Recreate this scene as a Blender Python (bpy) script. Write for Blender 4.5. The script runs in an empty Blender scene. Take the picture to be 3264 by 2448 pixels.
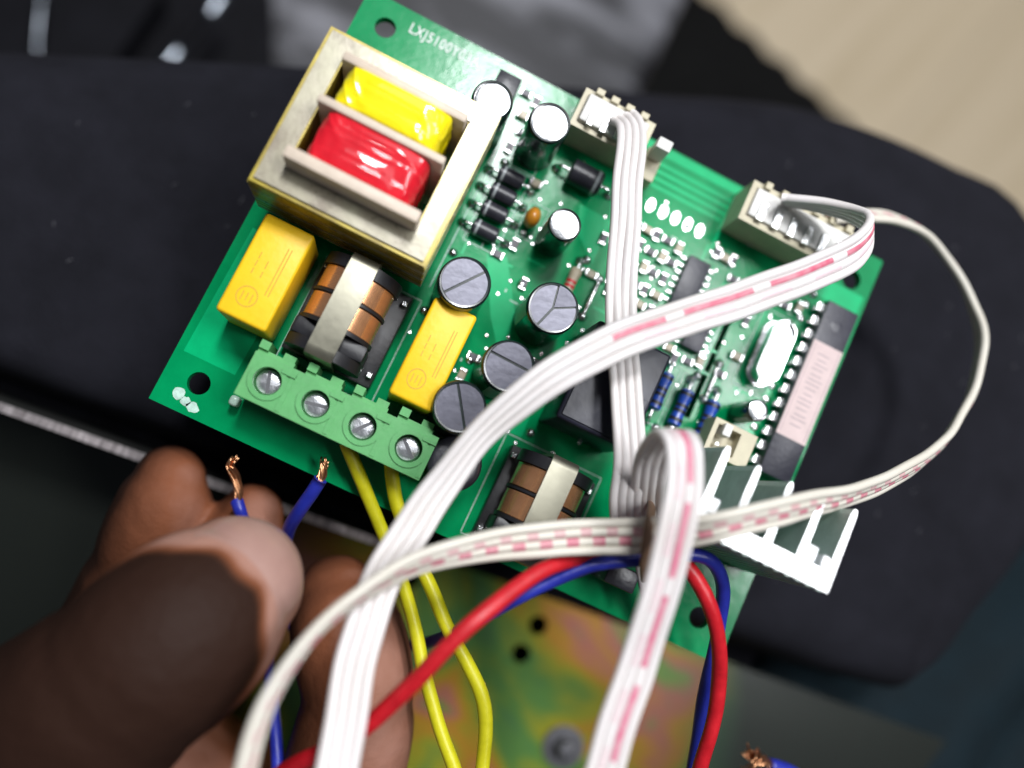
import bpy, bmesh, math, random
from mathutils import Vector, Matrix
from mathutils.geometry import tessellate_polygon
random.seed(7)
MM = 0.001
scene = bpy.context.scene
COL = scene.collection

# ------------------------------------------------------------------ camera, light, exposure
cam_d = bpy.data.cameras.new('camera')
cam_o = bpy.data.objects.new('camera', cam_d)
COL.objects.link(cam_o)
R3 = Matrix([[0.89305, -0.438452, -0.101098], [0.421686, 0.893926, -0.151911], [0.15698, 0.093032, 0.98321]])
CAMP = [33.979, 4.783, 136.707]
cam_o.matrix_world = Matrix.Translation(Vector(CAMP) * MM) @ R3.to_4x4()
cam_d.sensor_width = 36.0
cam_d.lens = 30.92
cam_d.clip_start = 0.005
cam_d.clip_end = 20
cam_d.dof.use_dof = True
cam_d.dof.focus_distance = 0.129
cam_d.dof.aperture_fstop = 5.4
scene.camera = cam_o

world = bpy.data.worlds.new('World')
scene.world = world
world.use_nodes = True
bgn = world.node_tree.nodes['Background']
bgn.inputs[0].default_value = (0.62, 0.68, 0.80, 1)
bgn.inputs[1].default_value = 0.11

def area_light(name, loc, target, sx, sy, watts, color):
    d = bpy.data.lights.new(name, 'AREA')
    d.shape = 'RECTANGLE'
    d.size, d.size_y, d.energy, d.color = sx, sy, watts, color
    o = bpy.data.objects.new(name, d)
    COL.objects.link(o)
    o.location = loc
    dirv = (Vector(target) - Vector(loc)).normalized()
    o.rotation_euler = dirv.to_track_quat('-Z', 'Y').to_euler()
    return o
# the window the place is lit by, beyond the top right of the picture
U2 = Vector((0.48, 0.877))
HZ = 0.85
wc = U2 * (0.645 * HZ)
win = area_light('window_light', (0.034 + wc.x, 0.005 + wc.y, HZ), (0.05, 0.04, 0), 1.05, 0.62, 4.4, (0.95, 0.97, 1.0))
# keep the long side across the direction to the window
zax = (Vector(win.location) - Vector((0.05, 0.04, 0))).normalized()
xax = Vector((U2.y, -U2.x, 0)).normalized()
yax = zax.cross(xax).normalized()
xax = yax.cross(zax).normalized()
win.matrix_world = Matrix.Translation(win.location) @ Matrix((xax, yax, zax)).transposed().to_4x4()

area_light('bright_pane_light', (-0.012, 0.425, 0.85), (0.03, 0.06, 0), 0.11, 0.17, 6.2, (0.97, 0.98, 1.0))

glint_l = area_light('added_glint_light', (0.391, 0.226, 0.85), (0.07, 0.04, 0), 0.44, 0.085, 4.6, (0.97, 0.98, 1.0))  # added strip lamp for glints on the right-hand parts and heatsink end
z2 = (Vector(glint_l.location) - Vector((0.07, 0.04, 0))).normalized()
x2 = Vector((0.72, -0.69, 0)); y2 = z2.cross(x2).normalized(); x2 = y2.cross(z2).normalized()
glint_l.matrix_world = Matrix.Translation(glint_l.location) @ Matrix((x2, y2, z2)).transposed().to_4x4()

vs = scene.view_settings
vs.view_transform = 'Standard'
vs.look = 'None'
vs.exposure = 0.0
vs.gamma = 1.0
vs.use_curve_mapping = False
scene.cycles.use_denoising = True
scene.cycles.max_bounces = 8

# ------------------------------------------------------------------ materials
MATS = {}
def nt(name):
    m = bpy.data.materials.new(name)
    m.use_nodes = True
    return m, m.node_tree, m.node_tree.nodes['Principled BSDF']

def mat(name, col, rough=0.5, metal=0.0, noise=0.0, nscale=400.0, bump=0.0, bscale=900.0, coat=0.0, coat_r=0.1,
        spec=0.5, aniso=0.0, col2=None, rvar=0.0, sss=0.0, emit=None, stretch=None, bdist=0.0003, bdistort=0.0):
    """base colour with soft blotchy variation, roughness variation and fine relief (object space, metres)"""
    if name in MATS: return MATS[name]
    m, t, p = nt(name)
    p.inputs['Roughness'].default_value = rough
    p.inputs['Metallic'].default_value = metal
    p.inputs['Specular IOR Level'].default_value = spec
    p.inputs['Coat Weight'].default_value = coat
    p.inputs['Coat Roughness'].default_value = coat_r
    if sss:
        p.inputs['Subsurface Weight'].default_value = sss
        p.inputs['Subsurface Radius'].default_value = (0.0035, 0.0014, 0.0008)
        p.inputs['Subsurface Scale'].default_value = 0.6
    p.inputs['Base Color'].default_value = (*col, 1)
    tc = t.nodes.new('ShaderNodeTexCoord')
    src = tc.outputs['Object']
    if stretch:
        mp = t.nodes.new('ShaderNodeMapping')
        mp.inputs['Scale'].default_value = stretch
        t.links.new(src, mp.inputs[0]); src = mp.outputs[0]
    if noise or col2 or rvar:
        n = t.nodes.new('ShaderNodeTexNoise')
        n.inputs['Scale'].default_value = nscale
        n.inputs['Detail'].default_value = 5
        n.inputs['Roughness'].default_value = 0.65
        t.links.new(src, n.inputs['Vector'])
        if noise or col2:
            c2 = col2 or tuple(max(0, c * (1 - noise)) for c in col)
            c1 = col if col2 else tuple(min(1, c * (1 + noise)) for c in col)
            r = t.nodes.new('ShaderNodeValToRGB')
            r.color_ramp.elements[0].position = 0.32
            r.color_ramp.elements[1].position = 0.68
            r.color_ramp.elements[0].color = (*c2, 1)
            r.color_ramp.elements[1].color = (*c1, 1)
            t.links.new(n.outputs['Fac'], r.inputs[0])
            t.links.new(r.outputs[0], p.inputs['Base Color'])
        if rvar:
            mr = t.nodes.new('ShaderNodeMapRange')
            mr.inputs['From Min'].default_value = 0.3
            mr.inputs['From Max'].default_value = 0.7
            mr.inputs['To Min'].default_value = max(0.02, rough - rvar)
            mr.inputs['To Max'].default_value = min(1, rough + rvar)
            t.links.new(n.outputs['Fac'], mr.inputs[0])
            t.links.new(mr.outputs[0], p.inputs['Roughness'])
    if bump:
        n2 = t.nodes.new('ShaderNodeTexNoise')
        n2.inputs['Scale'].default_value = bscale
        n2.inputs['Detail'].default_value = 4
        t.links.new(src, n2.inputs['Vector'])
        b = t.nodes.new('ShaderNodeBump')
        b.inputs['Strength'].default_value = bump
        b.inputs['Distance'].default_value = bdist
        n2.inputs['Distortion'].default_value = bdistort
        t.links.new(n2.outputs['Fac'], b.inputs['Height'])
        t.links.new(b.outputs[0], p.inputs['Normal'])
    MATS[name] = m
    return m

M_BOARD = mat('solder_mask_green', (0.0, 0.245, 0.080), 0.15, noise=0.14, nscale=120, bump=0.07, bscale=700, spec=0.2, rvar=0.05)
M_TRACE = mat('solder_mask_over_copper', (0.001, 0.40, 0.145), 0.2, noise=0.1, nscale=200, spec=0.2)
M_EDGE = mat('board_edge', (0.16, 0.20, 0.07), 0.7, noise=0.2)
M_SILK = mat('silkscreen_ink', (0.72, 0.76, 0.74), 0.6, noise=0.12, nscale=900)
M_SILKD = mat('silkscreen_ink_thin', (0.42, 0.60, 0.52), 0.6, noise=0.3, nscale=900)
M_TIN = mat('tinned_solder', (0.78, 0.79, 0.80), 0.22, 1.0, noise=0.1, nscale=1500, bump=0.5, bscale=1500)
M_STEEL = mat('lacquered_lamination_steel', (0.43, 0.41, 0.29), 0.30, 0.15, col2=(0.25, 0.21, 0.16), nscale=95, bump=0.2, bscale=400, coat=0.45, coat_r=0.2, rvar=0.1)
M_LACQ = mat('yellow_varnish_edge', (0.46, 0.36, 0.03), 0.32, 0.2, col2=(0.20, 0.14, 0.02), nscale=220, coat=0.4, coat_r=0.2)
M_BOBBIN = mat('cream_bobbin_plastic', (0.62, 0.52, 0.42), 0.45, noise=0.1, nscale=300, bump=0.1, spec=0.4)
M_YTAPE = mat('yellow_tape', (0.86, 0.72, 0.006), 0.55, noise=0.05, bump=0.5, bscale=260, bdist=0.0003, bdistort=1.0, coat=0.9, coat_r=0.03, spec=0.1)
M_RTAPE = mat('red_tape', (0.62, 0.010, 0.022), 0.55, noise=0.12, bump=0.5, bscale=260, bdist=0.0003, bdistort=1.0, coat=0.9, coat_r=0.03, spec=0.1)
M_YCAP = mat('yellow_film_capacitor_plastic', (0.90, 0.56, 0.014), 0.42, noise=0.05, nscale=300, bump=0.15, bscale=900, spec=0.35)
M_YPRINT = mat('film_capacitor_print', (0.58, 0.34, 0.012), 0.55)
M_BLACK = mat('black_plastic', (0.014, 0.014, 0.017), 0.42, noise=0.25, nscale=400, bump=0.12)
M_BLACKM = mat('black_epoxy', (0.022, 0.022, 0.030), 0.36, noise=0.2, nscale=500, bump=0.15, bscale=1400)
M_SLEEVE = mat('dark_capacitor_sleeve', (0.008, 0.018, 0.018), 0.24, noise=0.2, coat=0.3)
M_STRIPE = mat('sleeve_stripe_grey', (0.30, 0.33, 0.34), 0.35)
M_ALU = mat('capacitor_top_aluminium', (0.84, 0.85, 0.87), 0.20, 1.0, noise=0.05, bump=0.12, bscale=1200)
M_ALUG = mat('capacitor_top_grey_plastic', (0.13, 0.13, 0.165), 0.36, 0.35, noise=0.08, bump=0.15, bscale=900)
M_GROOVE = mat('vent_groove', (0.03, 0.026, 0.02), 0.5, 0.3)
M_FINSHADE = mat('extruded_aluminium_shaded', (0.42, 0.52, 0.48), 0.5, 0.25, noise=0.1, bump=0.2, bscale=700)  # board's green reflection and shade between fins put into the colour
M_HEAT = mat('extruded_aluminium_lit', (0.93, 0.94, 0.96), 0.40, 0.6, noise=0.05, bump=0.35, bscale=700, rvar=0.08)  # paler copy of the fin metal; glare on the end face put into its colour
M_CORE = mat('brushed_steel_clip', (0.26, 0.25, 0.195), 0.42, 0.8, noise=0.10, nscale=160, bump=0.12, bscale=300, rvar=0.1)
M_COPPER = mat('enamelled_copper', (0.95, 0.45, 0.22), 0.26, 0.8, noise=0.12, nscale=500, coat=0.4)
M_STRAND = mat('bare_copper_strand', (0.80, 0.42, 0.22), 0.30, 1.0, noise=0.15, nscale=900)
M_GTERM = mat('green_terminal_plastic', (0.10, 0.36, 0.12), 0.44, noise=0.08, nscale=300, bump=0.15, bscale=900, spec=0.4)
M_SCREW = mat('zinc_screw', (0.62, 0.63, 0.66), 0.28, 1.0, noise=0.15, nscale=900, bump=0.3)
M_DARKHOLE = mat('inner_dark_metal', (0.10, 0.10, 0.11), 0.5, 0.6)
M_CONN = mat('beige_nylon_header', (0.52, 0.47, 0.33), 0.45, noise=0.1, nscale=300, sss=0.0, spec=0.45)
M_PLUG = mat('white_nylon_plug', (0.70, 0.69, 0.66), 0.42, noise=0.05, spec=0.5)
M_CERAM = mat('orange_ceramic_dip', (0.52, 0.21, 0.018), 0.30, noise=0.12, coat=0.3)
M_BLUER = mat('blue_resistor_lacquer', (0.014, 0.06, 0.36), 0.32, noise=0.15, nscale=900, coat=0.3)
M_SMDW = mat('smd_ceramic', (0.42, 0.36, 0.26), 0.4)
M_LABEL = mat('pinkish_paper_label', (0.60, 0.47, 0.46), 0.6, noise=0.07, nscale=300, bump=0.15, bscale=500)
M_LABELI = mat('faded_label_ink', (0.30, 0.24, 0.27), 0.6)
M_IC = mat('ic_epoxy', (0.028, 0.028, 0.042), 0.42, noise=0.15, nscale=600, bump=0.2, bscale=1600, spec=0.6)
M_RELAY = mat('navy_relay_case', (0.018, 0.019, 0.034), 0.38, noise=0.15, nscale=300, bump=0.12, bscale=600)
M_CLOTH = mat('charcoal_fabric', (0.0100, 0.0100, 0.0142), 0.92, noise=0.22, nscale=90, bump=0.6, bscale=1600, spec=0.15)
M_PEG = mat('clear_peg', (0.45, 0.62, 0.52), 0.3, spec=0.5)
M_RED = mat('red_pvc', (0.52, 0.010, 0.018), 0.38, noise=0.22, nscale=260, bump=0.35, bscale=500, rvar=0.12)
M_BLUE = mat('blue_pvc', (0.018, 0.028, 0.33), 0.40, noise=0.22, nscale=260, bump=0.3, bscale=500, rvar=0.12)
M_YEL = mat('yellow_pvc', (0.62, 0.58, 0.010), 0.42, noise=0.14, nscale=200, bump=0.3, bscale=500, rvar=0.12)
M_DULL = mat('dull_dark_steel', (0.020, 0.022, 0.020), 0.75, 0.2, noise=0.3, nscale=80)
M_TIE = mat('brownish_tie', (0.20, 0.115, 0.07), 0.6, noise=0.25)
M_CHROME = mat('worn_chrome', (0.20, 0.22, 0.25), 0.25, 1.0, noise=0.2, nscale=100)
M_DARKP = mat('dull_black_plastic', (0.005, 0.005, 0.007), 0.7, spec=0.1, noise=0.3, nscale=60)
M_TEAL = mat('dark_teal_cloth', (0.003, 0.017, 0.026), 0.85, noise=0.3, nscale=50, bump=0.4, bscale=900)
M_RUG = mat('black_woven_rug', (0.006, 0.006, 0.006), 0.95, noise=0.4, nscale=200, bump=0.8, bscale=500, spec=0.1)
M_LINT = mat('pale_lint', (0.22, 0.22, 0.24), 0.8)
M_NAIL = mat('fingernail', (0.42, 0.28, 0.22), 0.3, noise=0.1, coat=0.3)

def scuffed():
    m, t, p = nt('scuffed_leather_painted_sheen')
    tc = t.nodes.new('ShaderNodeTexCoord')
    n = t.nodes.new('ShaderNodeTexNoise'); n.inputs['Scale'].default_value = 13; n.inputs['Detail'].default_value = 8; n.inputs['Roughness'].default_value = 0.62; n.inputs['Distortion'].default_value = 0.6
    mp = t.nodes.new('ShaderNodeMapping'); mp.inputs['Rotation'].default_value = (0, 0, 0.9); mp.inputs['Scale'].default_value = (1, 3.2, 1)
    t.links.new(tc.outputs['Object'], mp.inputs[0]); t.links.new(mp.outputs[0], n.inputs['Vector'])
    r = t.nodes.new('ShaderNodeValToRGB')
    r.color_ramp.elements[0].position = 0.46; r.color_ramp.elements[0].color = (0.012, 0.012, 0.016, 1)
    r.color_ramp.elements[1].position = 0.70; r.color_ramp.elements[1].color = (0.26, 0.26, 0.29, 1)  # pale streaks are scuffs plus a smoky window reflection painted in
    t.links.new(n.outputs['Fac'], r.inputs[0]); t.links.new(r.outputs[0], p.inputs['Base Color'])
    p.inputs['Roughness'].default_value = 0.5
    p.inputs['Specular IOR Level'].default_value = 0.3
    return m
M_SCUFF_SHEEN = scuffed()

def zinc():
    m, t, p = nt('iridescent_zinc_painted_sheen')
    tc = t.nodes.new('ShaderNodeTexCoord')
    n = t.nodes.new('ShaderNodeTexNoise'); n.inputs['Scale'].default_value = 30; n.inputs['Detail'].default_value = 5; n.inputs['Distortion'].default_value = 0.8
    t.links.new(tc.outputs['Object'], n.inputs['Vector'])
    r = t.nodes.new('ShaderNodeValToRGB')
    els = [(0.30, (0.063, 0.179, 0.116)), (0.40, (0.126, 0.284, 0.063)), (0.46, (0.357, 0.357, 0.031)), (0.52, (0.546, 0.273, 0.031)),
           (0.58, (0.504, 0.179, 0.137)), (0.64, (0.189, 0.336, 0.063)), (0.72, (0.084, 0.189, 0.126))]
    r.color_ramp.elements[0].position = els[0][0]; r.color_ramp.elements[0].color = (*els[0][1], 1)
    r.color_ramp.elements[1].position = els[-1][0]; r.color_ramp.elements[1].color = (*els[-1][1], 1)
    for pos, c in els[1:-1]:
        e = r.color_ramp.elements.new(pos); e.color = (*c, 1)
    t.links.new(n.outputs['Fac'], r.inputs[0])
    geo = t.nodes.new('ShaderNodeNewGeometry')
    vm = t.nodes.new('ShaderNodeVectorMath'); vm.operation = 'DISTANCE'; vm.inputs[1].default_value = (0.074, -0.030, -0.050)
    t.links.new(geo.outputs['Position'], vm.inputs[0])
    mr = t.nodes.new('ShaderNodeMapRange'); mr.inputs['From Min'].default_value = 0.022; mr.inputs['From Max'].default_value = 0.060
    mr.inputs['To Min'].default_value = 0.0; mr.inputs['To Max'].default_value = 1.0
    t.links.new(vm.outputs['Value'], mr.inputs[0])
    mx = t.nodes.new('ShaderNodeMixRGB'); mx.inputs[2].default_value = (0.022, 0.026, 0.022, 1)  # dark away from the patch; reflected light painted into the plate colour
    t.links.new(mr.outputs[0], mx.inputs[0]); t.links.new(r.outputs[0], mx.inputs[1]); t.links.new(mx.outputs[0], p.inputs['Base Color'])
    p.inputs['Metallic'].default_value = 0.5
    p.inputs['Roughness'].default_value = 0.24
    return m
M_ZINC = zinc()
M_CUT = mat('sheared_sheet_edge', (0.75, 0.68, 0.68), 0.35, 0.8, col2=(0.22, 0.19, 0.19), nscale=900, bump=0.6, bscale=1200, stretch=(1.6, 0.2, 0.2))

def wood(name, shade):
    m, t, p = nt(name)
    tc = t.nodes.new('ShaderNodeTexCoord')
    mp = t.nodes.new('ShaderNodeMapping'); mp.inputs['Scale'].default_value = (0.5, 9, 1)
    t.links.new(tc.outputs['Object'], mp.inputs[0])
    n = t.nodes.new('ShaderNodeTexNoise'); n.inputs['Scale'].default_value = 9; n.inputs['Detail'].default_value = 6
    t.links.new(mp.outputs[0], n.inputs['Vector'])
    r = t.nodes.new('ShaderNodeValToRGB')
    r.color_ramp.elements[0].position = 0.30; r.color_ramp.elements[0].color = (0.42 * shade, 0.335 * shade, 0.215 * shade, 1)
    r.color_ramp.elements[1].position = 0.56; r.color_ramp.elements[1].color = (0.49 * shade, 0.40 * shade, 0.275 * shade, 1)
    t.links.new(n.outputs['Fac'], r.inputs[0]); t.links.new(r.outputs[0], p.inputs['Base Color'])
    p.inputs['Roughness'].default_value = 0.55
    return m
M_WOOD = [wood('pale_wood_%s' % s, v) for s, v in (('light', 1.0), ('mid', 0.94), ('warm', 0.97))]

def strand_mat(name, period, duty, half, base=(0.80, 0.77, 0.78), red=(0.62, 0.05, 0.13), umax=1e6, diag=0.0, fade=0.35, vc=0.25):
    """white PVC strand; printed dashes run along the length (u, mm) on one side (v = angle)"""
    m, t, p = nt(name)
    uv = t.nodes.new('ShaderNodeUVMap'); uv.uv_map = 'UVMap'
    sp = t.nodes.new('ShaderNodeSeparateXYZ'); t.links.new(uv.outputs[0], sp.inputs[0])
    def mth(op, a, b=None):
        n = t.nodes.new('ShaderNodeMath'); n.operation = op
        for i, v in enumerate((a, b)):
            if v is None: continue
            if isinstance(v, (int, float)): n.inputs[i].default_value = v
            else: t.links.new(v, n.inputs[i])
        return n.outputs[0]
    p.inputs['Roughness'].default_value = 0.4
    p.inputs['Specular IOR Level'].default_value = 0.4
    tc = t.nodes.new('ShaderNodeTexCoord')
    n = t.nodes.new('ShaderNodeTexNoise'); n.inputs['Scale'].default_value = 700; n.inputs['Detail'].default_value = 4
    t.links.new(tc.outputs['Object'], n.inputs['Vector'])
    n3 = t.nodes.new('ShaderNodeTexNoise'); n3.inputs['Scale'].default_value = 120; n3.inputs['Detail'].default_value = 3
    t.links.new(tc.outputs['Object'], n3.inputs['Vector'])
    bc = t.nodes.new('ShaderNodeMixRGB'); bc.blend_type = 'MIX'
    bc.inputs[1].default_value = (*base, 1); bc.inputs[2].default_value = (base[0] * 0.86, base[1] * 0.83, base[2] * 0.77, 1)
    t.links.new(n3.outputs['Fac'], bc.inputs[0])
    last = bc.outputs[0]
    if duty > 0:
        u = mth('ADD', sp.outputs[0], mth('MULTIPLY', sp.outputs[1], diag))
        fr = mth('FRACT', mth('DIVIDE', u, period))
        d = mth('LESS_THAN', fr, duty)
        side = mth('LESS_THAN', mth('ABSOLUTE', mth('SUBTRACT', sp.outputs[1], vc)), half)
        lim = mth('LESS_THAN', sp.outputs[0], umax)
        wear = mth('ADD', mth('MULTIPLY', n.outputs['Fac'], fade * 2), 1 - fade * 1.6)
        f = mth('MULTIPLY', mth('MULTIPLY', mth('MULTIPLY', d, side), lim), wear)
        cl = t.nodes.new('ShaderNodeClamp'); t.links.new(f, cl.inputs[0])
        mx = t.nodes.new('ShaderNodeMixRGB'); mx.inputs[2].default_value = (*red, 1)
        t.links.new(cl.outputs[0], mx.inputs[0]); t.links.new(last, mx.inputs[1])
        last = mx.outputs[0]
    t.links.new(last, p.inputs['Base Color'])
    return m

# ------------------------------------------------------------------ geometry helpers (all coordinates in mm)
ABS = {}
def finish(bm, smooth):
    bmesh.ops.recalc_face_normals(bm, faces=bm.faces)
    for f in bm.faces: f.smooth = smooth

def obj(name, bm, m, parent=None, smooth=False, angle=None, origin=None):
    """bm in absolute mm -> one mesh object with its origin at the centre of its base"""
    if smooth is not None: finish(bm, smooth)
    xs = [v.co for v in bm.verts]
    if origin is None:
        mn = Vector((min(c.x for c in xs), min(c.y for c in xs), min(c.z for c in xs)))
        mx = Vector((max(c.x for c in xs), max(c.y for c in xs), max(c.z for c in xs)))
        origin = Vector(((mn.x + mx.x) / 2, (mn.y + mx.y) / 2, mn.z))
    origin = Vector(origin)
    for v in bm.verts: v.co = (v.co - origin) * MM
    me = bpy.data.meshes.new(name)
    bm.to_mesh(me); bm.free()
    if smooth and angle is not None:
        me.set_sharp_from_angle(angle=math.radians(angle))
    for mm in (m if isinstance(m, (list, tuple)) else [m]): me.materials.append(mm)
    o = bpy.data.objects.new(name, me)
    COL.objects.link(o)
    ABS[o] = origin
    if parent is not None:
        o.parent = parent
        o.location = (origin - ABS[parent]) * MM
    else:
        o.location = origin * MM
    return o

def dup(o, d, parent=None):
    """copy of an object and its children moved by d (mm)"""
    c = o.copy(); COL.objects.link(c)
    ABS[c] = ABS[o] + Vector(d)
    c.parent = parent if parent is not None else o.parent
    c.location = (ABS[c] - ABS[c.parent]) * MM if c.parent else ABS[c] * MM
    for ch in list(o.children): dup(ch, d, c)
    return c

def thing(name, loc, label, cat, group=None, kind=None):
    e = bpy.data.objects.new(name, None)
    e.empty_display_size = 0.005
    COL.objects.link(e)
    e.location = Vector(loc) * MM
    ABS[e] = Vector(loc)
    tag(e, label, cat, group, kind)
    return e

def tag(o, label=None, cat=None, group=None, kind=None):
    if label: o['label'] = label
    if cat: o['category'] = cat
    if group: o['group'] = group
    if kind: o['kind'] = kind
    return o

def box(bm, x0, x1, y0, y1, z0, z1, bev=0.0, seg=2):
    r = bmesh.ops.create_cube(bm, size=1.0)
    for v in r['verts']:
        v.co = Vector(((x0 + x1) / 2 + v.co.x * (x1 - x0), (y0 + y1) / 2 + v.co.y * (y1 - y0), (z0 + z1) / 2 + v.co.z * (z1 - z0)))
    if bev:
        es = set()
        for v in r['verts']:
            for e in v.link_edges: es.add(e)
        bmesh.ops.bevel(bm, geom=list(es), offset=bev, segments=seg, affect='EDGES', profile=0.5)
    return bm
def B(*a, **k): return box(bmesh.new(), *a, **k)

def lathe(bm, cx, cy, cz, prof, seg=32, axis='Z', cap=True):
    """prof: list of (r, h) along the axis"""
    rings = []
    for r, h in prof:
        ring = []
        for i in range(seg):
            a = 2 * math.pi * i / seg
            c, s = r * math.cos(a), r * math.sin(a)
            co = {'Z': (cx + c, cy + s, cz + h), 'X': (cx + h, cy + c, cz + s), 'Y': (cx + c, cy + h, cz + s)}[axis]
            ring.append(bm.verts.new(co))
        rings.append(ring)
    for a, b in zip(rings, rings[1:]):
        for i in range(seg):
            j = (i + 1) % seg
            bm.faces.new((a[i], a[j], b[j], b[i]))
    if cap:
        bm.faces.new(rings[0]); bm.faces.new(rings[-1])
    return bm

def circle(cx, cy, r, n=24, sx=1.0, sy=1.0):
    return [(cx + r * sx * math.cos(2 * math.pi * i / n), cy + r * sy * math.sin(2 * math.pi * i / n)) for i in range(n)]

def prism(bm, outer, z0, z1, holes=(), bottom=True):
    loops = [list(outer)] + [list(h) for h in holes]
    flat = [p for l in loops for p in l]
    tris = tessellate_polygon([[Vector((p[0], p[1], 0)) for p in l] for l in loops])
    top = [bm.verts.new((p[0], p[1], z1)) for p in flat]
    bot = [bm.verts.new((p[0], p[1], z0)) for p in flat]
    for t in tris:
        try:
            bm.faces.new([top[i] for i in t])
            if bottom: bm.faces.new([bot[i] for i in reversed(t)])
        except ValueError: pass
    k = 0
    for l in loops:
        n = len(l)
        for i in range(n):
            j = (i + 1) % n
            bm.faces.new((top[k + i], top[k + j], bot[k + j], bot[k + i]))
        k += n
    return bm

def sheet(bm, pts, z):
    """flat polygon (one face)"""
    return bm.faces.new([bm.verts.new((x, y, z)) for x, y in pts])
def line(bm, x0, y0, x1, y1, w, z=0.03, t=0.03):
    d = Vector((x1 - x0, y1 - y0)); d.normalize(); n = Vector((-d.y, d.x)) * w / 2
    prism(bm, [(x0 - n.x, y0 - n.y), (x1 - n.x, y1 - n.y), (x1 + n.x, y1 + n.y), (x0 + n.x, y0 + n.y)], z - t, z, bottom=False)

def spline(pts, step=0.8):
    """Catmull-Rom through points of any dimension, returns evenly fine samples"""
    P = [tuple(p) for p in pts]
    n = len(P); dim = len(P[0])
    ext = [tuple(2 * a - b for a, b in zip(P[0], P[1]))] + P + [tuple(2 * a - b for a, b in zip(P[-1], P[-2]))]
    out = []
    for i in range(1, n):
        p0, p1, p2, p3 = ext[i - 1], ext[i], ext[i + 1], ext[i + 2]
        L = math.dist(p1[:3], p2[:3])
        k = max(2, int(L / step))
        for q in range(k):
            t = q / k
            out.append(tuple(0.5 * ((2 * b) + (c - a) * t + (2 * a - 5 * b + 4 * c - d) * t * t + (3 * b - a - 3 * c + d) * t ** 3)
                             for a, b, c, d in zip(p0, p1, p2, p3)))
    out.append(P[-1])
    return out

def tube(bm, pts, rad, seg=10, side=None, caps=True, ulen0=0.0, flat=1.0):
    """tube along points; rad number or list; side list of vectors fixes the roll (v=0.25 lies on side x tangent)"""
    n = len(pts)
    uvl = bm.loops.layers.uv.get('UVMap') or bm.loops.layers.uv.new('UVMap')
    V3 = [Vector(p[:3]) for p in pts]
    T = [(V3[min(i + 1, n - 1)] - V3[max(i - 1, 0)]).normalized() for i in range(n)]
    rings = []; us = [ulen0]
    S = None
    for i in range(n):
        if i: us.append(us[-1] + (V3[i] - V3[i - 1]).length)
        if side: s = Vector(side[i])
        elif S is None: s = T[i].cross(Vector((0, 0, 1)))
        else: s = S
        s = s - T[i] * s.dot(T[i])
        if s.length < 1e-6: s = T[i].orthogonal()
        s.normalize(); S = s
        nn = s.cross(T[i]).normalized()
        r = rad[i] if isinstance(rad, (list, tuple)) else rad
        rings.append([bm.verts.new(V3[i] + s * (r * math.cos(2 * math.pi * k / seg)) + nn * (r * flat * math.sin(2 * math.pi * k / seg))) for k in range(seg)])
    for i in range(n - 1):
        for k in range(seg):
            j = (k + 1) % seg
            f = bm.faces.new((rings[i][k], rings[i][j], rings[i + 1][j], rings[i + 1][k]))
            f.smooth = True
            vv = (k / seg, (k + 1) / seg, (k + 1) / seg, k / seg)
            uu = (us[i], us[i], us[i + 1], us[i + 1])
            for lp, a, b in zip(f.loops, uu, vv): lp[uvl].uv = (a, b)
    if caps:
        bm.faces.new(rings[0]); bm.faces.new(rings[-1])
    return bm

# ------------------------------------------------------------------ the setting: floor, rug, cushion, dark things behind
ZF = -300.0
GR = Vector((33.0, 106.0)).normalized()
GN = Vector((-GR.y, GR.x))
floor = thing('floor', (200, 300, ZF - 12), None, None, kind='structure')
base = bmesh.new()
prism(base, [(-900, -500), (1200, -500), (1200, 1300), (-900, 1300)], ZF - 12, ZF - 6)
obj('subfloor', base, M_RUG, floor)
pw = 118.0
org = Vector((178, 283))
for i in range(-6, 7):
    bm = bmesh.new()
    box(bm, 0, 1400, 0.6, pw - 0.6, -6, 0, bev=0.8)
    ang = math.atan2(GR.y, GR.x)
    o = bmesh.ops.rotate(bm, verts=bm.verts, cent=(0, 0, 0), matrix=Matrix.Rotation(ang, 3, 'Z'))
    p0 = org + GN * (i * pw - 30) - GR * 560
    # keep the mesh axis-aligned so the grain runs along the plank; rotate the object instead
    bm.free()
    bm = B(0, 1400, 0.15, pw - 0.15, -6, 0, bev=0.3)
    pl = obj('plank', bm, M_WOOD[i % 3], floor, origin=(0, 0, 0))
    pl.location = (Vector((p0.x, p0.y, ZF)) - ABS[floor]) * MM
    pl.rotation_euler = (0, 0, ang)

bm = bmesh.new()
e0, e1 = Vector((80, 309)), Vector((182, 283))
edge = []
for k in range(61):
    q = e0.lerp(e1, -3.0 + 6.5 * k / 60)
    edge.append((q.x + random.uniform(-0.8, 0.8), q.y + (1.6 if k % 2 else -1.6) + random.uniform(-0.7, 0.7)))
prism(bm, edge + [(420, -200), (-600, -200)], ZF + 0.5, ZF + 7)
tag(obj('rug', bm, M_RUG, smooth=False), 'black woven rug with a ragged edge lying on the pale wood floor', 'rug')

bm = B(-330, 77, 40, 560, -298, -180, bev=6, seg=3)
bmesh.ops.translate(bm, verts=bm.verts, vec=(-14, 0, 5))
tag(obj('leather_case', bm, M_SCUFF_SHEEN, smooth=True, angle=40), 'scuffed dark grey leather case with painted smoky sheen behind the circuit board', 'case')

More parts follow.
